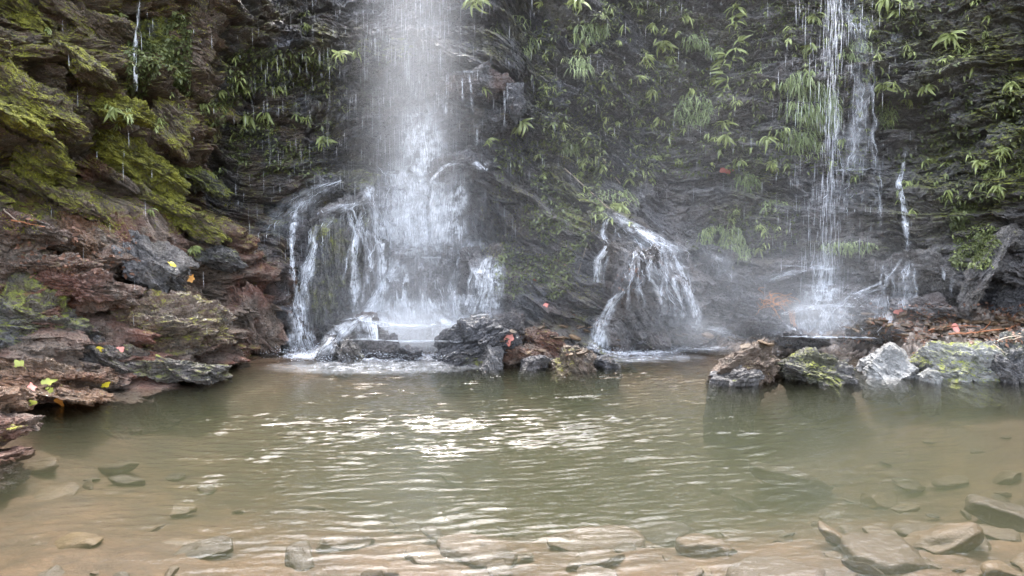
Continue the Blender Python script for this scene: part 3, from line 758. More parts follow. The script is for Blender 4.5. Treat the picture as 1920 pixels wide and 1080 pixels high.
# ------------------------------------------------------------------ falling water
N = NT('white_water')
df = N.n('ShaderNodeBsdfDiffuse', {'Color': (0.88, 0.91, 0.96, 1)})
tl_ = N.n('ShaderNodeBsdfTranslucent', {'Color': (0.88, 0.91, 0.96, 1)})
M['white'] = N.out(N.n('ShaderNodeMixShader', {0: 0.4, 1: df.outputs[0], 2: tl_.outputs[0]}).outputs[0])
N = NT('thin_water_veil')
den = N.attr('density').outputs['Fac']
geo = N.n('ShaderNodeNewGeometry').outputs['Position']
s1 = N.noise(N.mapping(geo, (20, 5, 0.28)), 1.0, 4, 0.6, 0.2)
s2 = N.noise(N.mapping(geo, (90, 5, 0.7)), 1.0, 3, 0.6)
s3 = N.noise(N.mapping(geo, (6, 3, 0.7)), 1.0, 4, 0.65)
st = N.math('ADD', N.math('MULTIPLY', s1, 0.6), N.math('MULTIPLY', s2, 0.4))
st = N.rng(st, 0.34, 0.66, 0.45, 1.25)
st = N.math('MULTIPLY', st, N.rng(s3, 0.36, 0.62, 0.4, 1.3))
al = N.math('MULTIPLY', den, st, clamp=True)
df = N.n('ShaderNodeBsdfDiffuse', {'Color': (0.88, 0.91, 0.96, 1)})
tl_ = N.n('ShaderNodeBsdfTranslucent', {'Color': (0.88, 0.91, 0.96, 1)})
ms = N.n('ShaderNodeMixShader', {0: 0.5, 1: df.outputs[0], 2: tl_.outputs[0]})
M['veil'] = N.out(N.n('ShaderNodeMixShader', {0: al, 1: N.n('ShaderNodeBsdfTransparent').outputs[0], 2: ms.outputs[0]}).outputs[0])

def thing(name, loc, label, cat, group=None):
    o = link(name, None, loc=loc)
    return tag(o, label, cat, group)
def child(name, V, Q, mat, parent, smooth=True, attrs=None, kind=None):
    me = mesh_np(name, np.asarray(V) - np.array(parent.location), Q, mat, smooth, attrs)
    return tag(link(name, me, parent), kind=kind)

def veil(parent, x0, x1, Y, zt, zb, fn, nx_=80, nz_=60, seed=0):
    xs, zs = np.linspace(x0, x1, nx_), np.linspace(zb, zt, nz_)
    A, B = np.meshgrid(xs, zs)
    yy = Y - 0.10 * (zt - B) / (zt - zb) + 0.05 * noise2(A * 3, B * 0.4, seed) + 0.02 * noise2(A * 14, B * 0.5, seed + 1)
    d = fn(A, B)
    edge = sstep(0, 0.12, (A - x0) / (x1 - x0)) * sstep(0, 0.12, (x1 - A) / (x1 - x0)) * sstep(0, 0.06, (B - zb) / (zt - zb) + 0.0)
    return child('water_veil', np.stack([A, yy, B], -1).reshape(-1, 3), grid_quads(nz_, nx_), M['veil'], parent, True, {'density': (d * edge).ravel()})

def spindles(P, L, r, lean=None):
    """Slender drops drawn out by the fall: three-sided spindles."""
    n = len(P)
    top, botm = P.copy(), P.copy()
    botm[:, 2] -= L
    if lean is not None: botm[:, :2] += lean
    mid = P * 0.35 + botm * 0.65
    V = np.zeros((n, 5, 3))
    V[:, 0], V[:, 4] = top, botm
    for q in range(3):
        an = q * 2.094
        V[:, 1 + q] = mid + np.stack([r * math.cos(an), r * math.sin(an), 0 * r], -1)
    base = np.array([[0, 1, 2], [0, 2, 3], [0, 3, 1], [4, 2, 1], [4, 3, 2], [4, 1, 3]])
    Q = (np.arange(n)[:, None, None] * 5 + base).reshape(-1, 3)
    return V.reshape(-1, 3), Q

def tubes(paths, radii):
    """Three-sided tapering strands along point lists."""
    Vs, Qs, b = [], [], 0
    for pts, r in zip(paths, radii):
        pts = np.asarray(pts)
        m = len(pts)
        tn = np.gradient(pts, axis=0)
        tn /= np.linalg.norm(tn, axis=1, keepdims=True) + 1e-9
        s = np.cross(tn, [0.1, 1, 0.05]); s /= np.linalg.norm(s, axis=1, keepdims=True) + 1e-9
        q = np.cross(tn, s)
        rr = (np.array(r) if np.ndim(r) else r * np.minimum(1, 0.25 + 2.5 * np.minimum(np.linspace(0, 1, m), np.linspace(1, 0, m))))[:, None]
        ring = np.stack([pts + rr * (math.cos(t) * s + math.sin(t) * q) for t in (0, 2.094, 4.189)], 1)
        Vs.append(ring.reshape(-1, 3))
        i = np.arange(m - 1)[:, None] * 3
        k = np.array([0, 1, 2]); k2 = np.array([1, 2, 0])
        Qs.append((np.stack([i + k, i + k2, i + 3 + k2, i + 3 + k], -1) + b).reshape(-1, 4))
        b += m * 3
    return np.concatenate(Vs), np.concatenate(Qs)

def drape(paths, seed, dens=1.0, rad=(0.001, 0.0035), off=0.03, step=3.0, frac=(0.05, 0.22)):
    """Strands of water that run over whatever rock they meet and fall free where it drops away."""
    rg = np.random.default_rng(seed)
    out, rads = [], []
    for path in paths:
        P = np.array([t[:3] for t in path], float)
        sl = np.concatenate([[0], np.cumsum(np.hypot(*np.diff(P[:, :2], axis=0).T))])
        wmean = P[:, 2].mean()
        n = max(3, int(dens * wmean * sl[-1] / 110))
        for _ in range(n):
            q = np.clip(rg.normal(0, 0.5), -1.1, 1.1)
            ln = sl[-1] * rg.uniform(*frac)
            a = rg.uniform(-0.1 * sl[-1], sl[-1] - ln * 0.5)
            ss = np.arange(max(a, 0), min(a + ln, sl[-1]), step)
            if len(ss) < 3: continue
            ph = rg.uniform(0, 6.28)
            pts, yp = [], None
            for s in ss:
                u = np.interp(s, sl, P[:, 0]) + np.interp(s, sl, P[:, 2]) * (q + 0.12 * math.sin(s * 0.12 + ph)) + rg.normal(0, 0.8)
                v = np.interp(s, sl, P[:, 1]) + rg.normal(0, 0.6)
                c = cast(u, v)
                if c is None: break
                p, nn = c
                y = p.y - off * (0.6 + 0.4 * rg.random()) - 0.01
                if yp is not None:
                    if y < yp - 0.35: y = yp - 0.02
                    y = min(y, yp + 0.004)
                yp = y
                w = at(u, v, y)
                if w.z < 0.0: break
                pts.append(w)
            if len(pts) >= 3:
                out.append(np.array(pts))
                rads.append(rg.uniform(*rad) * (0.7 + 0.6 * rg.random()))
    return tubes(out, rads)

N = NT('running_white_water')
fl = N.n('ShaderNodeSeparateXYZ', {0: N.attr('flow').outputs['Vector']})
cv = N.n('ShaderNodeCombineXYZ', {0: N.math('MULTIPLY', fl.outputs[0], 62), 1: N.math('MULTIPLY', fl.outputs[1], 4.0), 2: 0.0}).outputs[0]
cv2 = N.n('ShaderNodeCombineXYZ', {0: N.math('MULTIPLY', fl.outputs[0], 120), 1: N.math('MULTIPLY', fl.outputs[1], 16), 2: 3.0}).outputs[0]
st = N.math('ADD', N.math('MULTIPLY', N.noise(cv, 1.0, 4, 0.6, 0.25), 0.6), N.math('MULTIPLY', N.noise(cv2, 1.0, 3, 0.6, 0.2), 0.4))
gp = N.n('ShaderNodeNewGeometry').outputs['Position']
brk = N.rng(N.noise(N.mapping(gp, (7, 7, 7)), 1.0, 5, 0.7), 0.36, 0.62, 0.05, 1.35)
al = N.math('MULTIPLY', N.math('MULTIPLY', fl.outputs[2], brk), N.rng(st, 0.34, 0.66, 0.12, 1.35), clamp=True)
df = N.n('ShaderNodeBsdfDiffuse', {'Color': (0.88, 0.91, 0.96, 1)})
tl_ = N.n('ShaderNodeBsdfTranslucent', {'Color': (0.88, 0.91, 0.96, 1)})
ms = N.n('ShaderNodeMixShader', {0: 0.4, 1: df.outputs[0], 2: tl_.outputs[0]})
M['flow'] = N.out(N.n('ShaderNodeMixShader', {0: al, 1: N.n('ShaderNodeBsdfTransparent').outputs[0], 2: ms.outputs[0]}).outputs[0])

def sheet(paths, seed, density=0.8, off=0.03):
    """Thin running water laid over the rock along each path; it falls free where the rock drops away."""
    rg = np.random.default_rng(seed + 500)
    VS, QS, FS, b = [], [], [], 0
    for pi, path in enumerate(paths):
        P = np.array([(*t, 1.0)[:4] for t in path], float)
        P[:, 2] = P[:, 2] * 1.3 + 1.0
        sl = np.concatenate([[0], np.cumsum(np.hypot(*np.diff(P[:, :2], axis=0).T))])
        nc = int(min(26, max(5, P[:, 2].mean() * 2 / 3.0)))
        nrw = int(max(5, sl[-1] / 4.0))
        pts = np.zeros((nrw, nc, 3)); fl_ = np.zeros((nrw, nc, 3))
        for c_ in range(nc):
            q = -1 + 2 * c_ / (nc - 1)
            yp = None
            for r_ in range(nrw):
                s = sl[-1] * r_ / (nrw - 1)
                hw = np.interp(s, sl, P[:, 2])
                u = np.interp(s, sl, P[:, 0]) + hw * q + 2.0 * math.sin(s * 0.09 + q * 3 + pi)
                v = np.interp(s, sl, P[:, 1]) + 2.0 * math.sin(q * 5 + s * 0.05)
                h = cast(u, v)
                y = (h[0].y if h else (yp or 11.0)) - off
                if yp is not None:
                    if y < yp - 0.3: y = yp - 0.03
                    y = min(y, yp + 0.004)
                yp = y
                pts[r_, c_] = at(u, v, y)
                m = y / F_PX
                ends = min(1, 0.15 + 4 * r_ / nrw) * min(1, 4 * (nrw - 1 - r_) / nrw + 0.4)
                fl_[r_, c_] = (q * hw * m + seed * 3.1 + pi, s * m, density * (1 - q * q) ** 1.3 * ends * (np.interp(s, sl, P[:, 3]) if P.shape[1] > 3 else 1))
        q4 = grid_quads(nrw, nc)
        yy = pts[..., 1].ravel()[q4]
        q4 = q4[(yy.max(1) - yy.min(1)) < 0.22]
        VS.append(pts.reshape(-1, 3)); FS.append(fl_.reshape(-1, 3)); QS.append(q4 + b); b += nrw * nc
    return np.concatenate(VS), np.concatenate(QS), np.concatenate(FS)

def threads(starts, vend, drift, seed, w=(1.0, 2.6), d=(0.4, 0.95)):
    """Fine rivulets that wander down a rock from a row of starting points."""
    rg = np.random.default_rng(seed)
    out = []
    for (u, v) in starts:
        p, dn = [], rg.uniform(*d)
        dr = rg.uniform(*drift)
        ve = vend - rg.uniform(0, 0.5) * (vend - v)
        while v < ve:
            p.append((u, v, rg.uniform(*w), dn * rg.uniform(0.5, 1)))
            u += dr * 9 + rg.normal(0, 3.5)
            v += rg.uniform(10, 20)
        if len(p) > 2: out.append(p)
    return out
tr_ = np.random.default_rng(77)
th_mound = threads([(u, 408 + (u - 1140) * 0.55 + tr_.uniform(0, 60)) for u in tr_.uniform(1145, 1270, 16)], 612, (-0.5, 0.7), 78)
th_main = threads([(u, tr_.uniform(420, 560)) for u in tr_.uniform(690, 930, 18)], 625, (-0.25, 0.3), 79)
th_crag = threads([(u, 350 + abs(u - 650) * 0.5 + tr_.uniform(0, 40)) for u in tr_.uniform(545, 720, 13)], 560, (-0.35, 0.1), 80)
th_ledge = threads([(u, tr_.uniform(486, 510)) for u in tr_.uniform(1645, 1790, 8)], 585, (-0.2, 0.2), 81)
th_right = threads([(u, tr_.uniform(20, 300)) for u in tr_.uniform(1565, 1640, 9)], 470, (-0.15, 0.15), 82, d=(0.3, 0.7))

# the tall main fall
def XZ(u, v, Y):
    p = at(u, v, Y)
    return p.x, p.z
m_ = lambda u, Y=10.9: at(u, 300, Y).x
main = thing('waterfall', (-1.0, 10.9, 0.1), 'tall misty main waterfall dropping as a broad white veil', 'waterfall')
def main_den(x, z):
    core = 1.5 * np.exp(-((x - m_(788)) / 0.26) ** 2) + 0.40 * np.exp(-((x - m_(735)) / 0.5) ** 2)
    wide = 0.16 * np.exp(-((x - m_(700)) / 1.05) ** 2) * sstep(5.2, 3.2, z * 0 + 3)
    low = 0.5 * np.exp(-((x - m_(775)) / 0.6) ** 2) * (1 - sstep(0.9, 2.6, z))
    return core + low + 0.2 * np.exp(-((x - m_(690)) / 0.9) ** 2)
veil(main, m_(520), m_(990), 11.0, 5.75, 0.35, lambda x, z: 1.15 * main_den(x, z), 120, 80, 3)
veil(main, m_(560), m_(940), 10.8, 5.75, 0.25, lambda x, z: 1.0 * main_den(x, z), 100, 80, 5)
veil(main, m_(680), m_(880), 10.62, 5.75, 0.12, lambda x, z: 1.0 * np.exp(-((x - m_(790)) / 0.21) ** 2), 60, 80, 8)
rg = np.random.default_rng(21)
n = 1100
u_ = np.where(rg.random(n) < 0.5, rg.normal(785, 36, n), np.where(rg.random(n) < 0.6, rg.normal(700, 80, n), rg.uniform(455, 1000, n)))
Yd = rg.uniform(10.55, 11.2, n)
P_ = np.stack([(u_ - 960) / F_PX * Yd, Yd, rg.uniform(0.3, 5.6, n)], -1)
Vv, Qq = spindles(P_, rg.uniform(0.05, 0.4, n), rg.uniform(0.0003, 0.001, n))
child('falling_streaks', Vv, Qq, M['white'], main, kind='stuff')
lip = [[(770, 482, 6, .5), (830, 484, 10, .8), (850, 492, 8, .4)], [(748, 486, 9), (728, 525, 12), (712, 560, 14), (690, 600, 16)], [(800, 478, 26), (815, 530, 26), (822, 590, 30)],
       [(760, 300, 46), (775, 360, 46), (780, 420, 42), (788, 470, 34)], [(832, 360, 12), (818, 400, 18), (815, 450, 22)], [(845, 530, 5), (850, 570, 9), (855, 598, 14)],
       [(858, 305, 6), (835, 312, 6), (815, 330, 5), (806, 345, 4)], [(900, 303, 12), (910, 320, 8)], [(700, 600, 40), (760, 610, 60), (840, 612, 40)], [(770, 560, 70), (775, 610, 74)]]
lip2 = [[(790, 180, 34, .5), (790, 260, 38, .8), (790, 320, 44, .9), (788, 380, 50, .9), (785, 430, 56, 1), (790, 478, 62, 1)], [(765, 484, 44, .8), (768, 540, 50, .75), (772, 605, 60, 1)], [(725, 330, 30, .2), (735, 400, 34, .5), (745, 470, 30, .5)], [(860, 320, 16, .5), (856, 360, 22, .7), (850, 410, 24, .7), (846, 460, 26, .8)], [(885, 440, 20, .5), (880, 470, 26, .6), (870, 520, 26, .6), (862, 580, 30, .6)], [(920, 480, 24), (915, 540, 30), (905, 590, 30)],
        [(620, 610, 30, 1.6), (690, 612, 50, 1.6), (780, 616, 50, 1.8), (870, 606, 36, 1.2)], [(600, 640, 24, 1.5), (680, 636, 40, 1.6), (760, 640, 40, 1.6), (850, 640, 20)], [(770, 590, 90, 1.4), (775, 640, 100, 1.6)], [(850, 600, 20), (890, 590, 24), (930, 598, 14)]]
Vv, Qq, Ff = sheet(lip + lip2 + th_main, 31, 1.0)
child('running_sheet', Vv, Qq, M['flow'], main, attrs={'flow': Ff}, kind='stuff')
Vv, Qq = drape(lip, 31, 0.6)
child('running_strands', Vv, Qq, M['white'], main, kind='stuff')

def cascade(name, loc, label, paths, seed, dens=1.0, shd=None, **kw):
    o = thing(name, loc, label, 'cascade', 'small cascades around the pool')
    Vv, Qq, Ff = sheet(paths, seed, shd or min(1.0, 0.5 + 0.3 * dens))
    child('running_sheet', Vv, Qq, M['flow'], o, attrs={'flow': Ff}, kind='stuff')
    Vv, Qq = drape(paths, seed, dens, **kw)
    child('running_strands', Vv, Qq, M['white'], o, kind='stuff')
    return o
cascade('cascade', at(562, 600, 10.2), 'thin side stream that drops straight and fans out white into the pool',
        [[(575, 372, 16), (552, 402, 9), (547, 440, 3), (547, 500, 3), (552, 525, 4)], [(592, 455, 4), (580, 490, 9), (572, 515, 14), (565, 545, 11), (562, 590, 16), (566, 630, 24), (570, 662, 30)]], 41, 1.8)
cascade('cascade', at(666, 540, 10.2), 'narrow white stream down the face of the tall dark pillar',
        [[(655, 398, 5), (666, 440, 4), (664, 490, 5), (666, 530, 8), (667, 585, 10)], [(690, 590, 12), (650, 612, 18), (620, 640, 16), (600, 664, 24)]], 42, 1.5)
cascade('cascade', at(600, 360, 10.8), 'sheet of water sliding over the sloping shoulder above the leaning slab',
        [[(640, 338, 12, .4), (600, 352, 24, .5), (565, 378, 34, .45), (530, 410, 40, .3), (500, 450, 34, .15)], [(690, 345, 16), (700, 375, 14)], [(690, 380, 24, .6), (655, 385, 30, .6), (625, 400, 24, .4), (610, 430, 14, .2)]] + th_crag, 43, 0.7)
cascade('cascade', at(715, 440, 10.6), 'white flow pouring past the narrow dark fin beside the main veil',
        [[(700, 362, 16), (712, 400, 20), (718, 450, 15), (722, 490, 12), (716, 540, 10), (700, 575, 16), (670, 605, 22)], [(725, 560, 8), (700, 590, 14), (655, 600, 16)]], 44, 1.1)
cascade('cascade', at(1240, 480, 10.6), 'second cascade spreading over the steep mound and arching off as a jet',
        [[(1140, 398, 10, 1), (1185, 425, 20, 1), (1225, 450, 30, 1), (1262, 472, 34, 0.5)],
         [(1262, 468, 10), (1285, 522, 7), (1299, 570, 9), (1306, 610, 14)],
         [(1190, 430, 30, 0.5), (1238, 475, 46, 0.55), (1258, 520, 46, 0.4), (1272, 570, 36, 0.35), (1280, 612, 36, 0.4)],
         [(1200, 455, 30, 0.4), (1205, 500, 46, 0.25), (1185, 550, 40, 0.2)],
         [(1320, 470, 26, 0.5), (1350, 490, 24, 0.4), (1365, 530, 14, 0.2)], [(1310, 612, 30, 0.8), (1360, 622, 30, 0.5), (1400, 640, 20, 0.3)]] + th_mound, 45, 0.4, 0.75)
cascade('cascade', at(1125, 560, 10.4), 'stepped white stream on the pool side of the steep mound',
        [[(1140, 405, 5), (1130, 440, 5), (1140, 462, 5), (1122, 488, 7), (1118, 530, 8)], [(1170, 545, 8), (1150, 565, 10), (1136, 592, 8), (1126, 615, 14), (1120, 656, 18)]], 46, 1.6)
cascade('cascade', at(1610, 180, 11.4), 'broken white cascade high on the flat-bedded cliff',
        [[(1580, 0, 24, .8), (1598, 28, 26, 1), (1612, 60, 16, .8), (1612, 122, 12, .5)], [(1606, 118, 10), (1618, 165, 14), (1612, 212, 16), (1606, 250, 20), (1608, 290, 20), (1596, 325, 22, .7)],
         [(1570, 262, 30), (1610, 256, 30)], [(1585, 236, 30), (1620, 232, 26)], [(1560, 320, 40), (1640, 316, 30)], [(1590, 340, 60, .4), (1570, 400, 50, .3)], [(1680, 60, 8), (1684, 80, 8)]] + th_right, 47, 0.5, 0.42)
cascade('cascade', at(1698, 400, 11.2), 'zigzag rivulet down the bare rock above the bedded outcrop',
        [[(1702, 272, 4), (1690, 325, 3), (1685, 345, 4), (1692, 375, 5), (1699, 420, 5), (1704, 478, 4)], [(1690, 485, 2, .7), (1678, 505, 3, .7), (1660, 525, 3, .6), (1630, 540, 4, .4), (1600, 552, 8, .2)], [(1705, 490, 14, .3), (1700, 540, 18, .3), (1690, 580, 20, .2)]] + th_ledge, 48, 1.7)
cascade('cascade', at(1540, 590, 10.6), 'white staircase cascade foaming over low rocks by the orange roots',
        [[(1550, 470, 30, .5), (1546, 520, 24), (1542, 555, 34), (1540, 595, 56), (1545, 632, 80)], [(1660, 540, 10, .3), (1610, 550, 16, .4), (1572, 580, 20, .8), (1548, 615, 30)], [(1655, 555, 26, .7), (1662, 600, 26, .6), (1640, 632, 30, .5)],
         [(1510, 505, 26, .5), (1470, 515, 26, .4), (1430, 530, 20, .2)], [(1490, 498, 40, .6), (1570, 506, 30, .8)], [(1470, 590, 20, .6), (1540, 572, 30, .9), (1600, 575, 20)], [(1490, 630, 60, .7), (1600, 634, 60, .8)], [(1500, 600, 30), (1520, 636, 40)]], 49, 0.8, 0.8)
cascade('cascade', at(257, 80, 9.2), 'thread of water dropping beside the creeper pillar',
        [[(262, 0, 2), (257, 60, 2.5), (253, 110, 3), (256, 172, 2)]], 50, 3.0)
cascade('cascade', at(870, 170, 11.0), 'trickles spilling over the square-edged dark ledge beside the main veil',
        [[(838, 138, 1, .6), (836, 200, 1, .5), (838, 290, 1, .2)], [(866, 140, .6, .6), (868, 190, .6, .5)], [(880, 140, .8, .9), (884, 178, .8, .8), (886, 212, .6, .4)], [(850, 134, 14, .6), (890, 134, 12, .5)], [(895, 230, .6, .5), (894, 280, .6, .3)], [(946, 168, .6, .8), (946, 240, .6, .5)]], 51, 2.2)

thin = thing('waterfall', (4.3, 11.1, 0.4), 'thin second waterfall hanging as a sparse veil over the flat-bedded cliff', 'waterfall')
n_ = lambda u, Y=11.15: at(u, 300, Y).x
veil(thin, n_(1470), n_(1640), 11.15, 5.75, 0.9, lambda x, z: 0.34 * np.exp(-((x - n_(1550)) / 0.12) ** 2) + 0.16 * np.exp(-((x - n_(1545)) / 0.42) ** 2), 70, 60, 13)
n = 900
u_ = np.where(rg.random(n) < 0.6, rg.normal(1551, 9, n), rg.normal(1545, 42, n))
Yd = rg.uniform(10.9, 11.3, n)
P_ = np.stack([(u_ - 960) / F_PX * Yd, Yd, rg.uniform(0.9, 5.6, n)], -1)
Vv, Qq = spindles(P_, rg.uniform(0.05, 0.4, n), rg.uniform(0.0006, 0.002, n))
child('falling_streaks', Vv, Qq, M['white'], thin, kind='stuff')

# drips that rain off the whole face
n = 500
u_ = np.concatenate([rg.uniform(440, 1010, 260), rg.uniform(1000, 1480, 160), rg.uniform(60, 440, 40), rg.uniform(1480, 1720, 40)])
Yd = np.where(u_ < 440, rg.uniform(8.2, 9.0, n), rg.uniform(10.6, 11.3, n))
P_ = np.stack([(u_ - 960) / F_PX * Yd, Yd, rg.uniform(0.6, 5.6, n)], -1)
Vv, Qq = spindles(P_, rg.uniform(0.04, 0.3, n), rg.uniform(0.0005, 0.0013, n))
tag(link('drips', mesh_np('drips', Vv, Qq, M['white'])), 'scattered drips raining off the cliff face', 'water drips', kind='stuff')

# foam and splash where the falls meet the pool and rocks
ico_d, ico_q = cube_sphere(2)
def blobs(P, r, flat=0.6):
    V = P[:, None, :] + ico_d[None] * r[:, None, None] * np.array([1, 1, flat])
    Q = (np.arange(len(P))[:, None, None] * len(ico_d) + ico_q).reshape(-1, 4)
    return V.reshape(-1, 3), Q
fp, fr_ = [], []
for u, v, su, sv, k in ((575, 662, 30, 6, 420), (620, 660, 26, 8, 200), (770, 632, 75, 14, 1500), (700, 660, 70, 5, 800), (770, 664, 50, 4, 400), (700, 612, 40, 14, 420), (830, 628, 40, 12, 380), (665, 600, 26, 12, 260), (1122, 655, 18, 5, 260), (1300, 612, 30, 8, 260), (1540, 615, 60, 18, 900), (1560, 560, 40, 14, 300), (700, 672, 90, 6, 260), (1190, 662, 50, 4, 160), (585, 672, 26, 4, 160), (1255, 480, 40, 20, 160), (1390, 640, 60, 5, 120), (545, 560, 10, 10, 40)):
    for _ in range(int(k * 2.2)):
        a, b = rg.normal(u, su), rg.normal(v, sv)
        c = cast(a, b)
        if c is None: continue
        p = c[0]
        if p.z > 0.07 and v > 590: continue
        if p.z < 0.01: p = on_water(a, b, 0.006)
        fp.append((p.x, p.y - 0.02, p.z + 0.01 + 0.05 * rg.random() ** 3)); fr_.append(0.0015 + 0.005 * rg.random() ** 3)
Vv, Qq = blobs(np.array(fp), np.array(fr_))
# froth rafts that float away from the feet of the falls
FV, FQ, FF, fb = [], [], [], 0
for u, v, rx, ry, dn in ((580, 668, 0.34, 0.3, 1.3), (640, 668, 0.4, 0.3, 1.0), (720, 672, 0.5, 0.3, 0.9), (800, 672, 0.4, 0.28, 0.8), (700, 690, 1.3, 0.55, 0.35), (1122, 660, 0.28, 0.24, 1.2), (1200, 662, 0.6, 0.3, 0.7), (1300, 655, 0.5, 0.3, 0.7), (1180, 674, 1.0, 0.4, 0.35)):
    p = on_water(u, v)
    g_ = np.linspace(-1, 1, 25)
    A, B = np.meshgrid(g_, g_)
    X_, Y_ = p.x + A * rx, p.y + B * ry
    FV.append(np.stack([X_, Y_, waves(X_, Y_) + 0.012 + 0.002 * len(FV)], -1).reshape(-1, 3))
    FQ.append(grid_quads(25, 25) + fb); fb += 625
    FF.append(np.stack([X_ * 0.4, Y_ * 2.5, dn * np.clip(1 - A * A - B * B, 0, 1) ** 0.8], -1).reshape(-1, 3))
tag(link('froth', mesh_np('froth', np.concatenate(FV), np.concatenate(FQ), M['flow'], True, {'flow': np.concatenate(FF)})), 'thin white froth floating off the feet of the falls', 'froth', kind='stuff')
tag(link('foam', mesh_np('foam', Vv, Qq, M['white'])), 'white foam and splash at the feet of the falls', 'foam', kind='stuff')
# ------------------------------------------------------------------ plants
def leaf_material(name, a, b, rough=0.38, trans=0.35):
    N = NT(name)
    rnd = N.n('ShaderNodeObjectInfo').outputs['Random']
    geo = N.n('ShaderNodeNewGeometry')
    nz = N.noise(geo.outputs['Position'], 14, 2, 0.5)
    isl = geo.outputs['Random Per Island']
    f = N.math('ADD', N.math('MULTIPLY', isl, 0.55), N.math('ADD', N.math('MULTIPLY', rnd, 0.2), N.math('MULTIPLY', nz, 0.35)))
    col = N.ramp(f, [(0.15, a), (0.85, b)])
    bs = N.n('ShaderNodeBsdfPrincipled', {'Base Color': col, 'Roughness': rough})
    tr = N.n('ShaderNodeBsdfTranslucent', {'Color': col})
    return N.out(N.n('ShaderNodeMixShader', {0: trans, 1: bs.outputs[0], 2: tr.outputs[0]}).outputs[0])
M['leaf'] = leaf_material('fresh_green_leaf', (0.07, 0.10, 0.035), (0.40, 0.45, 0.17))
M['grass'] = leaf_material('hanging_grass', (0.09, 0.13, 0.05), (0.36, 0.42, 0.20), 0.5)
M['creeper'] = leaf_material('creeping_leaf', (0.02, 0.032, 0.014), (0.20, 0.23, 0.09), 0.5)
M['fuzz'] = leaf_material('moss_fronds', (0.08, 0.08, 0.015), (0.38, 0.38, 0.04), 0.8, 0.25)
M['dead'] = leaf_material('dead_leaf', (0.06, 0.03, 0.02), (0.22, 0.11, 0.065), 0.55, 0.1)
M['stem'] = leaf_material('plant_stem', (0.05, 0.06, 0.02), (0.10, 0.10, 0.04), 0.6, 0.0)

def leaf_mesh(name, width, droop, mat, nseg=6, fold=0.25, point=1.0):
    """Lance-shaped leaf of unit length along +Y, folded along its midrib and drooping."""
    t = np.linspace(0, 1, nseg + 1)
    w = width * np.sin(np.pi * np.clip(t, 0.02, 1) ** 0.75) ** 0.9 * (1 - 0.15 * t) + 0.004
    w[-1] = 0.003
    ang = droop * t ** 1.4
    y = np.concatenate([[0], np.cumsum(np.cos(ang[1:]) / nseg)])
    z = -np.concatenate([[0], np.cumsum(np.sin(ang[1:]) / nseg)])
    V = []
    for i in range(nseg + 1):
        V += [(-w[i], y[i], z[i] + fold * w[i]), (0, y[i], z[i]), (w[i], y[i], z[i] + fold * w[i])]
    Q = []
    for i in range(nseg):
        b = i * 3
        Q += [(b, b + 1, b + 4, b + 3), (b + 1, b + 2, b + 5, b + 4)]
    return mesh_np(name, np.array(V), np.array(Q), mat)
LEAVES = [leaf_mesh('leaf', w, d, M['leaf']) for w, d in ((0.075, 1.3), (0.07, 1.7), (0.085, 1.1), (0.06, 2.1), (0.08, 1.5))]
prng = np.random.default_rng(99)
def frame(d, up):
    y = Vector(d).normalized()
    x = y.cross(Vector(up)).normalized()
    return Matrix((x, y, x.cross(y))).transposed().to_4x4()

def leafy_plant(u, v, size, nleaf, label, kind='rosette', group='leafy plants on the cliff'):
    c = cast(u, v)
    if c is None: return
    p, nn = c
    nn = Vector((nn.x * 0.6, min(nn.y, -0.3), 0)).normalized()
    side = nn.cross(Vector((0, 0, 1))).normalized()
    m = size * p.y / F_PX                        # metres
    root = thing('leafy_plant', p, label, 'plant', group)
    if kind == 'chain':
        L = m * 1.0
        spine = [Vector((0, 0, L * 0.5)) + nn * 0.02]
        for i in range(1, 9):
            spine.append(Vector((0, 0, L * (0.5 - i / 8))) + nn * (0.05 + 0.04 * math.sin(i)) + side * 0.05 * math.sin(i * 1.3 + u))
    else:
        L = m * 0.35
        spine = [Vector((0, 0, -L * 0.3)), nn * L * 0.4, nn * L * 0.8 + Vector((0, 0, L * 0.4)), nn * L + Vector((0, 0, L * 0.6))]
    Vv, Qq = tubes([np.array(spine)], [np.linspace(0.006, 0.003, len(spine))])
    link('stem', mesh_np('stem', Vv, Qq, M['stem']), root)
    ph = prng.uniform(0, 6.28)
    for i in range(int(nleaf * 1.9)):
        if kind == 'chain':
            b = spine[int(prng.integers(0, len(spine)))]
            an = prng.uniform(-1.9, 1.9)
            d = nn * math.cos(an) * 0.8 + side * math.sin(an) + Vector((0, 0, prng.uniform(-0.3, 0.5)))
            ll = prng.uniform(0.18, 0.32)
        else:
            b = spine[-1] * prng.uniform(0.5, 1)
            an = ph + i * 2.4
            d = nn * (0.55 + 0.35 * math.cos(an)) + side * math.sin(an) * 1.0 + Vector((0, 0, prng.uniform(-0.9, 0.2)))
            ll = m * prng.uniform(0.25, 0.7)
        o = bpy.data.objects.new('leaf', LEAVES[int(prng.integers(len(LEAVES)))])
        o.parent = root
        o.matrix_local = Matrix.Translation(b) @ frame(d, (0, 0, 1)) @ Matrix.Rotation(prng.normal(0, 0.8), 4, 'Y') @ Matrix.Scale(ll, 4)
        COL.objects.link(o)

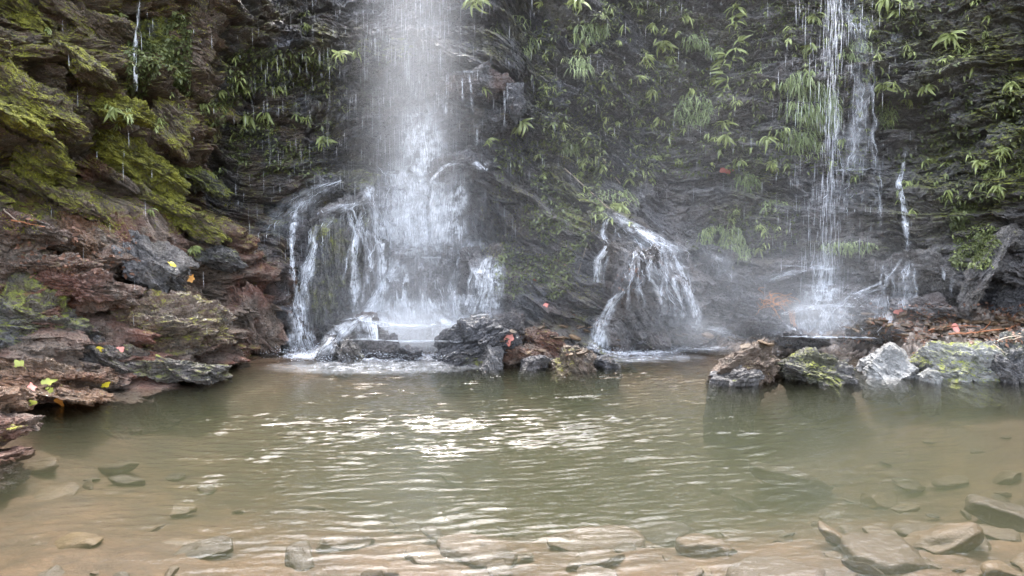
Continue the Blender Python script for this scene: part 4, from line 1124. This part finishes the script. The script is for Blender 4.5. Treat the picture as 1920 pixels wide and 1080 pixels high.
for u, v, s, n, kd, lab in [
    (893, 14, 70, 16, 'rosette', 'broad-leaved plant at the top edge beside the main veil'),
    (1022, 12, 30, 7, 'rosette', 'small sprig at the top edge past the big pale grass clump'),
    (1089, 15, 58, 13, 'rosette', 'bushy plant at the top edge above the yellowish grass'),
    (1200, 26, 34, 7, 'rosette', 'bright plant with a reddish withered leaf near the top edge'),
    (1233, 55, 40, 8, 'rosette', 'pale three-pronged plant below the reddish withered leaf'),
    (1255, 62, 30, 6, 'rosette', 'small plant touching the pale three-pronged one'),
    (1240, 92, 56, 12, 'rosette', 'wide plant with hanging tips at the edge of the dark groove'),
    (1261, 116, 36, 7, 'rosette', 'narrow plant hanging under the wide one by the dark groove'),
    (1200, 112, 40, 9, 'rosette', 'round plant midway along the brown creeper bank'),
    (1161, 84, 30, 6, 'rosette', 'single pale sprig in the brown creeper bank'),
    (1200, 150, 34, 7, 'rosette', 'flat star-shaped plant below the round one'),
    (1222, 178, 46, 9, 'rosette', 'long-leaved plant dangling beside the misty groove'),
    (1155, 234, 30, 7, 'rosette', 'fresh green tuft alone on the brown slope'),
    (1226, 232, 48, 10, 'rosette', 'double plant above the misty overhang'),
    (1104, 262, 34, 7, 'rosette', 'brightest lime plant, with leaves hanging straight down'),
    (1196, 277, 24, 5, 'rosette', 'tiny yellow-green sprig on the dark rock'),
    (1228, 298, 34, 7, 'rosette', 'weeping plant under the tiny yellow-green sprig'),
    (1270, 307, 34, 7, 'rosette', 'drooping plant next to the weeping one'),
    (1274, 36, 26, 6, 'rosette', 'small plant beside the pale wet patch at the top'),
    (1380, 48, 120, 30, 'chain', 'long climbing plant hanging in a chain from the top edge'),
    (1362, 150, 92, 22, 'chain', 'second climbing plant directly below the long hanging chain'),
    (1363, 238, 44, 9, 'rosette', 'plant under the second climbing plant'),
    (1363, 264, 50, 10, 'rosette', 'spiky plant lowest in the column of climbing plants'),
    (1433, 268, 52, 11, 'rosette', 'shaggy plant on bare rock near the big grass mat'),
    (1455, 312, 44, 9, 'rosette', 'arching plant below the shaggy one'),
    (1532, 40, 50, 11, 'rosette', 'feathery plant behind the thin second fall at the top'),
    (1530, 94, 52, 11, 'rosette', 'feathery plant just above the big grass mat'),
    (1660, 10, 56, 12, 'rosette', 'spreading plant at the top edge past the broken white cascade'),
    (1682, 28, 36, 8, 'rosette', 'pale plant below the spreading one at the top edge'),
    (1790, 78, 62, 13, 'rosette', 'large bright star-leaved plant on the dark mossy rock'),
    (1772, 116, 34, 7, 'rosette', 'pale sprig under the large star-leaved plant'),
    (1843, 38, 34, 7, 'rosette', 'small bright plant near the yellow moss patch'),
    (1850, 68, 28, 6, 'rosette', 'tiny plant on the yellow moss patch'),
    (1728, 172, 52, 11, 'rosette', 'yellow-green plant climbing a slanting crack'),
    (1702, 192, 46, 10, 'rosette', 'bluish-green plant beside the slanting crack'),
    (1660, 168, 46, 9, 'rosette', 'grassy plant next to the broken white cascade'),
    (1894, 166, 50, 10, 'rosette', 'bright plant beside the black slit'),
    (1872, 286, 42, 9, 'rosette', 'pale fuzzy plant above the sloping crack'),
    (1826, 310, 50, 10, 'rosette', 'shaggy plant on the dark sloping ledge'),
    (1726, 308, 40, 8, 'rosette', 'low plant beside the zigzag rivulet'),
    (1772, 308, 30, 7, 'rosette', 'little plant one step away from the zigzag rivulet'),
    (1865, 358, 50, 10, 'rosette', 'wispy plant high over the ivy curtain'),
    (1840, 332, 36, 8, 'rosette', 'wispy plant between the dark sloping ledge and the ivy curtain'),
    (1720, 345, 26, 6, 'rosette', 'smallest plant below the zigzag bend'),
    (222, 30, 44, 9, 'rosette', 'light green leaves hanging off the red-topped rock'),
    (92, 60, 34, 8, 'rosette', 'sprig growing on the corner mossy shelf'),
    (207, 214, 52, 12, 'rosette', 'fern hanging below the vivid moss cushion'),
    (570, 30, 34, 7, 'rosette', 'upright sprig high over the hollow beside the veil'),
    (570, 56, 40, 8, 'rosette', 'pale drooping plant under the upright sprig'),
    (530, 132, 42, 9, 'rosette', 'bright yellow-green plant above the creeper mat'),
    (574, 114, 34, 7, 'rosette', 'pale plant near the edge of the veil'),
    (470, 224, 60, 14, 'rosette', 'leafy spray reaching over the dark hollow'),
    (505, 222, 50, 11, 'rosette', 'second leafy spray along the same thin ledge'),
    (407, 178, 40, 9, 'rosette', 'round-leaved sprig on the steep mossy slab'),
    (600, 268, 50, 11, 'rosette', 'drooping plant on the ledge inside the veil'),
    (640, 108, 44, 12, 'rosette', 'ferny plant on the lip behind the thin veil'),
    (668, 104, 36, 10, 'rosette', 'ferny plant washed white by the veil'),
    (910, 170, 34, 8, 'rosette', 'yellowish plant tucked under the square-edged ledge'),
    (908, 268, 36, 8, 'rosette', 'wet plant on the lower dark step'),
    (990, 242, 60, 12, 'rosette', 'grassy plant past the hanging black block'),
    (285, 398, 34, 8, 'rosette', 'tiny lit plant at the tip of the mossy ramp'),
    (360, 470, 46, 11, 'rosette', 'dark green herb at the foot of the mossy ramp'),
    (1165, 395, 60, 12, 'rosette', 'bright leaves over the start of the second cascade'),
]:
    leafy_plant(u, v, s, n, lab, kd)

def grass_clump(name, u, v, w, h, n, length, label, cat='grass clump', mat='grass', group='grass clumps hanging on the cliff', width=0.008):
    rg = np.random.default_rng(int(u * 7 + v))
    Vs, Qs, b = [], [], 0
    loc = None
    for _ in range(n):
        r, t = math.sqrt(rg.random()), rg.uniform(0, 6.28)
        c = cast(u + w / 2 * r * math.cos(t), v + h / 2 * r * math.sin(t))
        if c is None: continue
        p, nn = c
        if loc is None: loc = at(u, v, p.y)
        if abs(p.y - loc.y) > 0.2: continue
        L = length * rg.uniform(0.6, 1.3)
        out = Vector((nn.x * 0.5 + rg.normal(0, 0.45), -0.8, rg.uniform(0.1, 0.9))).normalized()
        k = 5
        pts = []
        for i in range(k):
            t = i / (k - 1)
            q = p + out * (L * 0.55 * t) + Vector((0, 0, -L * 0.75 * t * t))
            pts.append(q)
        sx = Vector((1, rg.normal(0, 0.5), 0)).normalized()
        for i, q in enumerate(pts):
            wd = width * (1 - (i / (k - 1)) ** 2) * rg.uniform(0.8, 1.2) + 0.0006
            Vs += [q - sx * wd, q + sx * wd]
        for i in range(k - 1):
            Qs.append((b + 2 * i, b + 2 * i + 1, b + 2 * i + 3, b + 2 * i + 2))
        b += 2 * k
    if not Vs: return
    V_ = np.array([tuple(x) for x in Vs]) - np.array(loc)
    return tag(link(name, mesh_np(name, V_, np.array(Qs), M[mat]), loc=loc), label, cat, group)

for u, v, w, h, n, L, lab in [
    (966, 68, 96, 80, 330, 0.32, 'big pale grass clump with withered tufts beside the main veil'),
    (1107, 60, 70, 34, 150, 0.26, 'yellowish grass under the bushy plant at the top edge'),
    (1087, 120, 36, 34, 120, 0.26, 'compact bright grass tuft on the dark slanting rock'),
    (1068, 272, 40, 22, 110, 0.22, 'soft round grass tuft next to the brightest lime plant'),
    (1303, 76, 48, 26, 110, 0.22, 'arched grass tuft between the groove and the hanging chain'),
    (1340, 96, 34, 16, 70, 0.18, 'small grey-green grass tuft under the hanging chain'),
    (1302, 205, 74, 64, 330, 0.22, 'wide grass pad draped over the misty overhang'),
    (1400, 336, 46, 24, 120, 0.24, 'spidery grass tuft on the bare rock'),
    (1440, 120, 40, 16, 70, 0.16, 'thin pale grass tuft above the big mat'),
    (1452, 384, 50, 20, 110, 0.2, 'dusty grass tuft low on the cliff above the ledges'),
    (1512, 205, 120, 150, 1500, 0.26, 'biggest mat of hanging grass, behind the thin second fall'),
    (1510, 275, 70, 34, 200, 0.22, 'lower fringe of grass under the biggest mat'),
    (1355, 445, 90, 50, 330, 0.2, 'dark green fern bush above the misty rocks'),
    (1390, 472, 50, 24, 120, 0.18, 'bright fern tuft at the lower edge of the fern bush'),
    (1590, 462, 110, 24, 220, 0.12, 'short grass fringe along the level bedded ledge'),
    (1660, 215, 40, 60, 140, 0.18, 'ragged grass beside the broken white cascade'),
    (1150, 375, 90, 40, 180, 0.16, 'grass along the slope above the second cascade'),
    (1610, 95, 60, 40, 160, 0.16, 'wet grass behind the broken white cascade'),
]:
    grass_clump('grass_clump', u, v, w, h, n, L, lab)

def scatter(name, samples, mat, size, label, cat, up=0.0, seed=5, aspect=0.5, tilt=0.5, droop=0.3):
    """Small bent leaves strewn over the rock at the given picture samples."""
    rg = np.random.default_rng(seed)
    Vs, Qs, b = [], [], 0
    for u, v in samples:
        c = cast(u, v)
        if c is None: continue
        p, nn = c
        if p.z < 0.05 or (up > 0.3 and nn.z < 0.0): continue
        L = rg.uniform(*size)
        d = Vector((rg.normal(0, 0.7), rg.normal(0, 0.3) - 0.3, rg.normal(up, 0.5)))
        d = (d - nn * d.dot(nn) * (1 - droop) + nn * tilt).normalized()
        s = d.cross(nn + Vector((rg.normal(0, 0.4), 0, rg.normal(0, 0.4))))
        if s.length < 1e-3: continue
        s.normalize()
        w = s * L * aspect * 0.5
        base = p + nn * 0.006
        m = base + d * L * 0.5
        tip = base + d * L - Vector((0, 0, L * droop))
        Vs += [base, m - w, m + w, tip]
        Qs += [(b, b + 1, b + 2), (b + 1, b + 3, b + 2)]
        b += 4
    return tag(link(name, mesh_np(name, np.array([tuple(x) for x in Vs]), np.array(Qs), M[mat], False)), label, cat, kind='stuff')

srg = np.random.default_rng(17)
def clumped(n, boxes, seed, thr=0.0, f=0.02):
    out = []
    while len(out) < n:
        i = srg.choice(len(boxes), p=np.array([b[4] for b in boxes]) / sum(b[4] for b in boxes))
        x0, y0, x1, y1, _ = boxes[i]
        u, v = srg.uniform(x0, x1, 64), srg.uniform(y0, y1, 64)
        keep = fbm(u * f, v * f, 0.5, 3, seed) > thr
        out += list(zip(u[keep], v[keep]))
    return out[:n]
scatter('creeping_leaves', clumped(16000, [(1000, 0, 1480, 330, 3), (930, 260, 1130, 560, 2.2), (1480, 0, 1920, 380, 2.2), (400, 90, 620, 330, 1.6), (1780, 380, 1870, 500, 0.7), (240, 20, 360, 180, 0.9), (1280, 380, 1500, 470, 0.5)], 88, 0.0),
        'creeper', (0.03, 0.085), 'dark creeping leaves carpeting parts of the cliff', 'creepers', seed=6)
scatter('ivy_curtain', clumped(700, [(1786, 420, 1862, 505, 1)], 89, -0.5), 'leaf', (0.03, 0.06), 'ivy-like curtain hanging over the leaning slab', 'ivy', seed=7)
scatter('moss_fronds', clumped(26000, [(0, 0, 440, 440, 4), (420, 100, 640, 330, 0.8), (900, 280, 1130, 560, 0.8)], 90, 0.05, 0.03), 'fuzz', (0.012, 0.03), 'fuzzy moss fronds on the slabs and slopes', 'moss', up=0.4, seed=8, aspect=0.35, tilt=0.9, droop=0.1)
scatter('leaf_litter', clumped(850, [(1580, 570, 1920, 645, 5), (960, 480, 1180, 670, 1.2), (30, 400, 260, 520, 1), (1130, 500, 1200, 600, 0.3)], 91, -0.1), 'dead', (0.025, 0.07), 'red-brown dead leaves littering the banks', 'leaf litter', seed=9, aspect=0.6, tilt=0.15, droop=0.1)

def foliage(clusters, seed):
    rg = np.random.default_rng(seed)
    Vs, Qs, b = [], [], 0
    for u, v in clusters:
        c = cast(u, v)
        if c is None: continue
        p, nn = c
        if p.z < 0.5: continue
        n2 = Vector((nn.x * 0.5, -0.8, 0)).normalized()
        side = n2.cross(Vector((0, 0, 1))).normalized()
        wdt = rg.uniform(0.045, 0.14)
        csz = rg.uniform(0.04, 0.125)
        for _ in range(int(rg.integers(4, 14))):
            L = csz * rg.uniform(0.6, 1.2)
            an = rg.uniform(-1.5, 1.5)
            d = (n2 * 0.7 * math.cos(an) + side * math.sin(an) + Vector((0, 0, rg.uniform(-0.9, 0.3)))).normalized()
            s = d.cross(Vector((0, 0, 1)) + n2 * rg.uniform(-0.2, 0.8)).normalized()
            base = p + n2 * 0.02 + Vector(rg.normal(0, 0.015, 3))
            w = L * wdt * rg.uniform(0.8, 1.2)
            dr = rg.uniform(0.3, 0.8)
            for i, (t, ww) in enumerate(((0, 0.15), (0.3, 1), (0.65, 0.85), (1, 0.05))):
                q = base + d * (L * t * (1 - 0.15 * t)) - Vector((0, 0, L * dr * t * t))
                Vs += [q - s * (w * ww), q + s * (w * ww)]
            Qs += [(b, b + 1, b + 3, b + 2), (b + 2, b + 3, b + 5, b + 4), (b + 4, b + 5, b + 7, b + 6)]
            b += 8
    return np.array([tuple(x) for x in Vs]), np.array(Qs)
Vv, Qq = foliage(clumped(600, [(1000, 0, 1480, 330, 3.4), (1040, 330, 1300, 420, 0.5), (1620, 0, 1920, 420, 1.7), (430, 90, 660, 300, 0.6), (860, 0, 1000, 120, 0.6), (1480, 20, 1620, 330, 0.6), (1320, 380, 1480, 470, 0.3), (180, 150, 420, 260, 0.1)], 93, 0.12, 0.03), 14)
tag(link('cliff_foliage', mesh_np('cliff_foliage', Vv, Qq, M['leaf'])), 'small drooping leaves sprouting all over the cliff', 'foliage', kind='stuff')

# ------------------------------------------------------------------ fallen leaves, sticks, roots
def flat_leaf_mesh(name, mat, lobes):
    t = np.linspace(0, 2 * math.pi, 24, endpoint=False)
    r = 0.5 * (1 + 0.22 * np.cos(lobes * t) + 0.1 * np.cos(2 * t + 1))
    V = [(0, 0, 0.04)] + [(r[i] * math.cos(t[i]), r[i] * math.sin(t[i]) * 0.8, 0.08 * math.sin(2 * t[i])) for i in range(24)]
    Q = [(0, 1 + i, 1 + (i + 1) % 24) for i in range(24)]
    return mesh_np(name, np.array(V), np.array(Q), mat)
for nm, c1_, c2_ in (('yellow_leaf', (0.42, 0.32, 0.01), (0.58, 0.47, 0.03)), ('lime_leaf', (0.26, 0.29, 0.05), (0.4, 0.42, 0.1)), ('orange_leaf', (0.5, 0.16, 0.03), (0.6, 0.3, 0.06)), ('pink_leaf', (0.4, 0.10, 0.08), (0.5, 0.2, 0.16))):
    M[nm] = leaf_material(nm, c1_, c2_, 0.45, 0.15)
for i, (u, v, s, mt, lab) in enumerate([
    (188, 657, 22, 'yellow_leaf', 'bright yellow leaf stuck on the wet grey slope'),
    (93, 716, 34, 'lime_leaf', 'large lime-yellow leaf on the orange slab at the waterline'),
    (97, 733, 18, 'lime_leaf', 'curled lime leaf hanging under the large one'),
    (112, 750, 22, 'orange_leaf', 'orange leaf lying at the edge of the pool'),
    (198, 719, 16, 'yellow_leaf', 'small yellow leaf at the tip of the orange slab'),
    (38, 686, 26, 'lime_leaf', 'faded yellow leaf flat on the orange slab'),
    (60, 752, 18, 'lime_leaf', 'greenish leaf near the splintered pile'),
    (320, 496, 16, 'yellow_leaf', 'small yellow leaf on the smooth grey wet slope'),
    (357, 522, 16, 'orange_leaf', 'pale orange leaf beside the small yellow one'),
    (226, 655, 14, 'pink_leaf', 'reddish leaf by the dark crack near the bright yellow leaf'),
    (58, 727, 20, 'pink_leaf', 'brick-coloured leaf beside the large lime-yellow one'),
    (1362, 316, 26, 'pink_leaf', 'pinkish dead leaf caught on the planted cliff'),
    (1790, 618, 24, 'pink_leaf', 'red leaf lying by the sticks on the bank'),
    (1686, 583, 20, 'pink_leaf', 'pink leaf at the foot of the bedded outcrop'),
    (955, 634, 28, 'pink_leaf', 'crimson leaf beside the craggy black rock'),
    (1000, 524, 18, 'pink_leaf', 'pink leaf high on the green slope'),
    (1024, 573, 14, 'pink_leaf', 'small red leaf halfway down the green slope'),
]):
    c = cast(u, v)
    if c is None: continue
    p, nn = c
    if p.z < 0.01: p, nn = on_water(u, v, 0.02), Vector((0, 0, 1))
    o = link('fallen_leaf', flat_leaf_mesh('fallen_leaf', M[mt], 3 + i % 3), loc=p + nn * 0.012)
    nn = (nn + Vector((0, -0.5, 0.4))).normalized()
    o.rotation_euler = (nn.to_track_quat('Z', 'Y') @ Matrix.Rotation(i * 1.7, 3, 'Z').to_quaternion()).to_euler()
    sz = s * p.y / F_PX * 0.95
    o.scale = (sz, sz, sz)
    tag(o, lab, 'leaf', 'fallen coloured leaves')

def wood_material(name, c):
    N = NT(name)
    geo = N.n('ShaderNodeNewGeometry').outputs['Position']
    f = N.noise(N.mapping(geo, (12, 40, 40)), 1.0, 4, 0.6)
    return N.out(N.n('ShaderNodeBsdfPrincipled', {'Base Color': N.ramp(f, [(0.35, tuple(x * 0.5 for x in c)), (0.65, c)]), 'Roughness': 0.55}).outputs[0])
M['stick'] = wood_material('orange_wet_wood', (0.36, 0.14, 0.06))
M['palestick'] = wood_material('pale_wet_wood', (0.42, 0.33, 0.25))
M['root'] = wood_material('orange_root', (0.62, 0.26, 0.08))
wr = np.random.default_rng(55)
for pts, r, mt, lab in [
    (((1772, 630), (1830, 627), (1892, 618)), 0.016, 'stick', 'longest orange stick lying on the leafy bank'),
    (((1830, 626), (1850, 616), (1856, 602)), 0.010, 'stick', 'forked orange twig rising off the longest stick'),
    (((1858, 628), (1885, 640), (1922, 633)), 0.009, 'palestick', 'pale bent stick at the end of the longest one'),
    (((1880, 622), (1905, 612), (1930, 592)), 0.014, 'stick', 'orange-brown branch sloping up to the frame edge'),
    (((1868, 640), (1895, 634), (1925, 636)), 0.008, 'palestick', 'thin white stick below the orange branch'),
    (((1740, 622), (1790, 612), (1850, 616)), 0.009, 'stick', 'thin reddish stick behind the longest orange one'),
    (((1845, 640), (1870, 655), (1885, 668)), 0.008, 'palestick', 'pale twig pointing down between the boulders'),
    (((1640, 440), (1672, 452), (1690, 458)), 0.007, 'palestick', 'pale twig caught on the ledge under the rivulet'),
    (((1112, 432), (1100, 460), (1092, 492), (1080, 520)), 0.007, 'palestick', 'thin bent root hanging on the green slope'),
    (((10, 396), (30, 416), (45, 424)), 0.009, 'palestick', 'straw-coloured twig on the glistening ledge'),
    (((25, 418), (60, 424), (95, 430)), 0.010, 'stick', 'orange splinter of wood on the glistening ledge'),
    (((1130, 300), (1150, 330), (1165, 352)), 0.012, 'palestick', 'grey dead branch leaning on the brown slope'),
    (((1060, 320), (1110, 365), (1150, 400)), 0.012, 'palestick', 'long mossy root running down to the second cascade'),
]:
    P3 = []
    for (u0, v0), (u1, v1) in zip(pts[:-1], pts[1:]):
        for t in np.linspace(0, 1, 5, endpoint=False):
            c = cast(u0 + (u1 - u0) * t, v0 + (v1 - v0) * t)
            if c: P3.append(np.array(c[0] + Vector((0, -0.02, 0.02)) + Vector(wr.normal(0, 0.006, 3))))
    P3 = np.array(P3)
    # a stick is stiff: it bridges hollows instead of following them
    k = np.linspace(0, 1, len(P3))
    fit = np.stack([np.polyval(np.polyfit(k, P3[:, i], 2), k) for i in range(3)], -1)
    Vv, Qq = tubes([fit + wr.normal(0, r * 0.25, fit.shape)], [np.linspace(r, r * 0.55, len(fit))])
    l0 = Vector(fit[0])
    tag(link('stick', mesh_np('stick', Vv - fit[0], Qq, M[mt]), loc=l0), lab, 'stick', 'sticks and roots on the rocks')
rt = thing('root_tangle', cast(1462, 570)[0], 'tangle of bright orange dry roots by the white staircase cascade', 'roots')
paths = []
for i in range(46):
    u0, v0 = wr.normal(1455, 14), wr.normal(565, 9)
    pts, th = [], wr.uniform(0, 6.28)
    yq = None
    for k in range(9):
        c = cast(u0, v0)
        if c is None: break
        y = c[0].y - 0.03 - 0.06 * wr.random()
        y = y if yq is None else max(min(y, yq + 0.03), yq - 0.03)
        yq = y
        pts.append(np.array(at(u0, v0, y)))
        th += wr.normal(0.25, 0.5)
        u0 += 5 * math.cos(th) + 0.8; v0 += 3.5 * math.sin(th) + 0.6
    if len(pts) > 4: paths.append(np.array(pts))
for i in range(7):
    pts = [np.array(at(1478 + i * 1.5 + 8 * t + wr.normal(0, 1), 580 + 42 * t, cast(1478, 580)[0].y - 0.05 - 0.05 * t)) for t in np.linspace(0, 1, 6)]
    paths.append(np.array(pts))
for pth in paths:
    Vv, Qq = tubes([pth], [0.004])
    link('root', mesh_np('root', Vv - np.array(rt.location), Qq, M['root']), rt)
# ------------------------------------------------------------------ spray mist
N = NT('spray_mist')
geo = N.n('ShaderNodeNewGeometry').outputs['Position']
def gauss(cx_, cz_, sx, sz, amp, cy_=10.8, sy=1.0):
    v = N.n('ShaderNodeVectorMath', {0: geo, 1: (cx_, cy_, cz_)}, operation='SUBTRACT').outputs[0]
    v = N.n('ShaderNodeVectorMath', {0: v, 1: (1 / sx, 1 / sy, 1 / sz)}, operation='MULTIPLY').outputs[0]
    d = N.n('ShaderNodeVectorMath', {0: v, 1: v}, operation='DOT_PRODUCT').outputs['Value']
    return N.math('MULTIPLY', N.math('POWER', 2.71828, N.math('MULTIPLY', d, -1.0)), amp)
den = None
for g in ((-1.2, 0.5, 1.0, 0.6, 0.16), (-1.25, 2.8, 0.55, 2.6, 0.16), (2.4, 0.7, 1.2, 0.6, 0.085), (4.1, 0.8, 1.1, 0.8, 0.085), (2.2, 2.4, 2.6, 2.2, 0.018), (0.4, 1.2, 2.6, 1.2, 0.025), (-1.25, 0.22, 0.6, 0.26, 1.6, 10.4, 0.4), (4.0, 0.45, 0.6, 0.25, 0.5, 10.6, 0.5), (2.35, 0.25, 0.4, 0.2, 0.4, 10.4, 0.5)):
    t = gauss(*g)
    den = t if den is None else N.math('ADD', den, t)
vol = N.n('ShaderNodeVolumePrincipled', {'Color': (0.93, 0.95, 0.98, 1), 'Density': den, 'Anisotropy': 0.1})
mist_mat = N.out(None, vol.outputs[0])
d8, q8 = cube_sphere(10)
d8 = d8 / (np.abs(d8) ** 6).sum(1, keepdims=True) ** (1 / 6)
tag(link('mist', mesh_np('mist', d8 * np.array([4.6, 2.1, 2.9]), q8, mist_mat), loc=(1.2, 10.9, 2.95)), 'spray mist hanging in front of the falls', 'mist', kind='stuff')
